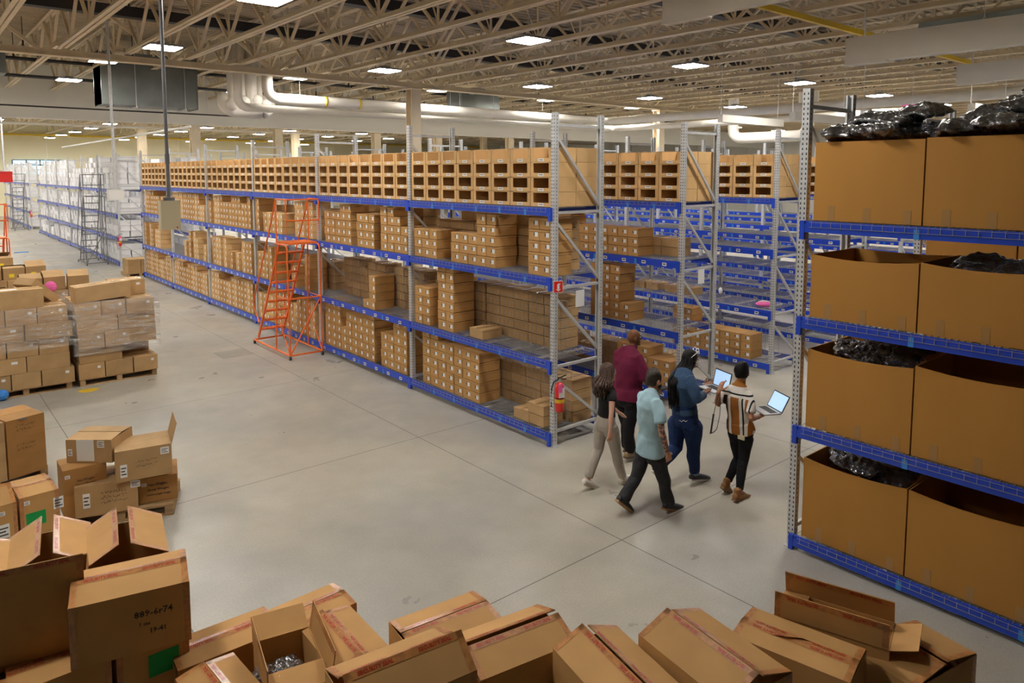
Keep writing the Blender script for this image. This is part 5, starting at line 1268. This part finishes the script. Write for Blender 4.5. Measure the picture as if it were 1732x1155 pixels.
for s in (-1, 1):
    c = hd+F*.075+lf*s*.04+Vector((0, 0, .125)); b.tube([c+lf*(.036*cos(t))+(F*.3+Vector((0, 0, 1))).normalized()*(.024*sin(t)) for t in [k*pi/6 for k in range(13)]], .005, 'white', 6, False); b.tube([c+lf*s*.036, hd+lf*s*.1-F*.04+Vector((0, 0, .05))], .004, 'white', 6)
b.build('sunglasses', o)
def on_back(o, y, z):
    from mathutils.bvhtree import BVHTree
    t_ = [c for c in o.children if c.name.startswith('trousers')][0].data
    bv = BVHTree.FromPolygons([v.co for v in t_.vertices], [p.vertices for p in t_.polygons])
    r_ = bv.ray_cast(Vector((-1, y, z)), Vector((1, 0, 0))); return r_[0], r_[1]
b = MB(); q = P['hip']; pts = []
for k in range(13):
    t = k/12; r_ = on_back(o, q.y-.03-.10*t, q.z+.01+.010*sin(13*t)+.02*t)[0]
    if r_: pts.append(r_+Vector((-.004, 0, 0)))
b.tube(pts, .003, 'white', 5); b.build('pocket_embroidery', o)
for a_, kn in (('ra', 'rk'), ):
    b = MB(); f_ = P[kn].lerp(P[a_], .88); g_ = P[kn].lerp(P[a_], .98); limb(b, [(f_, .064), (g_, .063)], 'white'); fuse(b, 'rolled_cuff', o, cloth('pale_denim', (.16, .22, .32)), .006, 2)
O4 = o
# man in the striped shirt
o, P = person('man in brown, black and white striped shirt and black trousers, holding a laptop', -2.65,
       dict(head=(1255, 630, 0), neck=(1252, 647.5, 0), ls=(1233, 655, .14), rs=(1268, 669, -.15), le=(1213, 685, .22), re=(1270, 708, -.24), lw=(1216, 661, .14), rw=(1284, 705, -.20), waist=(1250, 710, 0), hip=(1253, 727, 0),
            lk=(1249, 775, .07), rk=(1257, 779, -.06), la=(1231, 814, .10), ra=(1251, 829, -.11), lheel=(1221, 826, .10), lt=(1234, 836, .10), rheel=(1241, 847, -.11), rt=(1276, 845, -.11)),
       dict(w=.96, b=.95, hipw=.085, arm=.9, leg=.92, flare=.014, drop=-.015, sleeve=.75, collar=.03, topname='striped_shirt', rise=-.06, lhand=((.35, -.2, 1), (.9, -.3, -.2), .3, -1, (.05, .5, .7, .8)), rhand=((1, .1, .15), (0, .1, 1), .35, 1), wr=.004, cuff=.97, leg_w=.010, flarel=1.1),
       dict(skin=S4, top=stripes(), legs=cloth('black_denim', (.008, .008, .010), bscale=40)), face=.35,
       hair=cap_hair(HK, .013, rough=.008), shoe=plain_shoe((.26, .11, .03), (.22, .13, .06), high=True))
q = P['hip']; r_ = on_back(o, q.y-.085, q.z-.06)[0]; b = MB(); b.box(r_.x-.016, r_.y-.045, r_.z-.01, r_.x+.0, r_.y+.045, r_.z+.045, 'beige'); d_ = b.build('wallet', loc=tuple(o.location)); tag(d_, 'pale wallet sticking out of the back pocket of the striped shirt man', 'wallet')
def laptop(c, yaw, open_a, lab, w=.33, d=.23):
    l = empty('laptop', tuple(c), yaw, lab, 'laptop'); b = MB(); b.box(0, -w/2, 0, d, w/2, .016, 'lap'); b.build('base', l)
    b = MB(); b.box(.02, -w/2+.02, .016, d-.08, w/2-.02, .018, 'ink') if False else None
    for r_ in range(4): b.box(d*.42+r_*.026, -w/2+.03, .016, d*.42+r_*.026+.02, w/2-.03, .0185, 'ink')
    b.build('keyboard', l); b = MB(); R_ = Matrix.Translation((d, 0, .014)) @ Matrix.Rotation(open_a, 4, 'Y')
    b.box(0, -w/2, 0, .008, w/2, .225, 'ink', R_); b.build('lid', l); b = MB(); b.box(-.001, -w/2+.012, .014, 0, w/2-.012, .212, 'screen', R_); b.build('screen', l); return l
M['lap'] = mat('laptop_silver', (.45, .45, .46), .4, .3); M['screen'] = mat('laptop_screen', (.40, .60, .88), .3, emit=.42)
q = o.location+P['rw']+Vector((.04, .03, .045)); laptop(q+Vector((-.0, .02, 0)), radians(-28), radians(28), 'open laptop with glowing blue screen held by the striped shirt man')
q = O4.location+Vector((0, 0, 0)); p = at(1191, 662, 1, -2.05); laptop((p.x+.0, -2.08, p.z+.02), radians(-18), radians(12), 'open laptop with glowing screen held by the denim jacket woman')
h = o.location+P['lw']
cb = [Vector((h.x, h.y, h.z-.02))]
p0, p1, p2, p3 = (at(*u, 1, h.y) for u in ((1207, 700), (1202, 733), (1212, 728), (1218, 700)))
b = MB(); b.tube(bend([cb[0], p0, p1, p1+Vector((.03, 0, 0)), p2, p3, cb[0]+Vector((.03, 0, .0))], .05, 4), .004, 'black_rubber', 6); b.tube([p0, p1], .011, 'black_rubber', 8); b.tube([cb[0], cb[0]+Vector((0, 0, .06))], .005, 'black_rubber', 6)
one('scanner_cable', b, 'black looped cable hanging from the raised hand of the striped shirt man', 'cable')
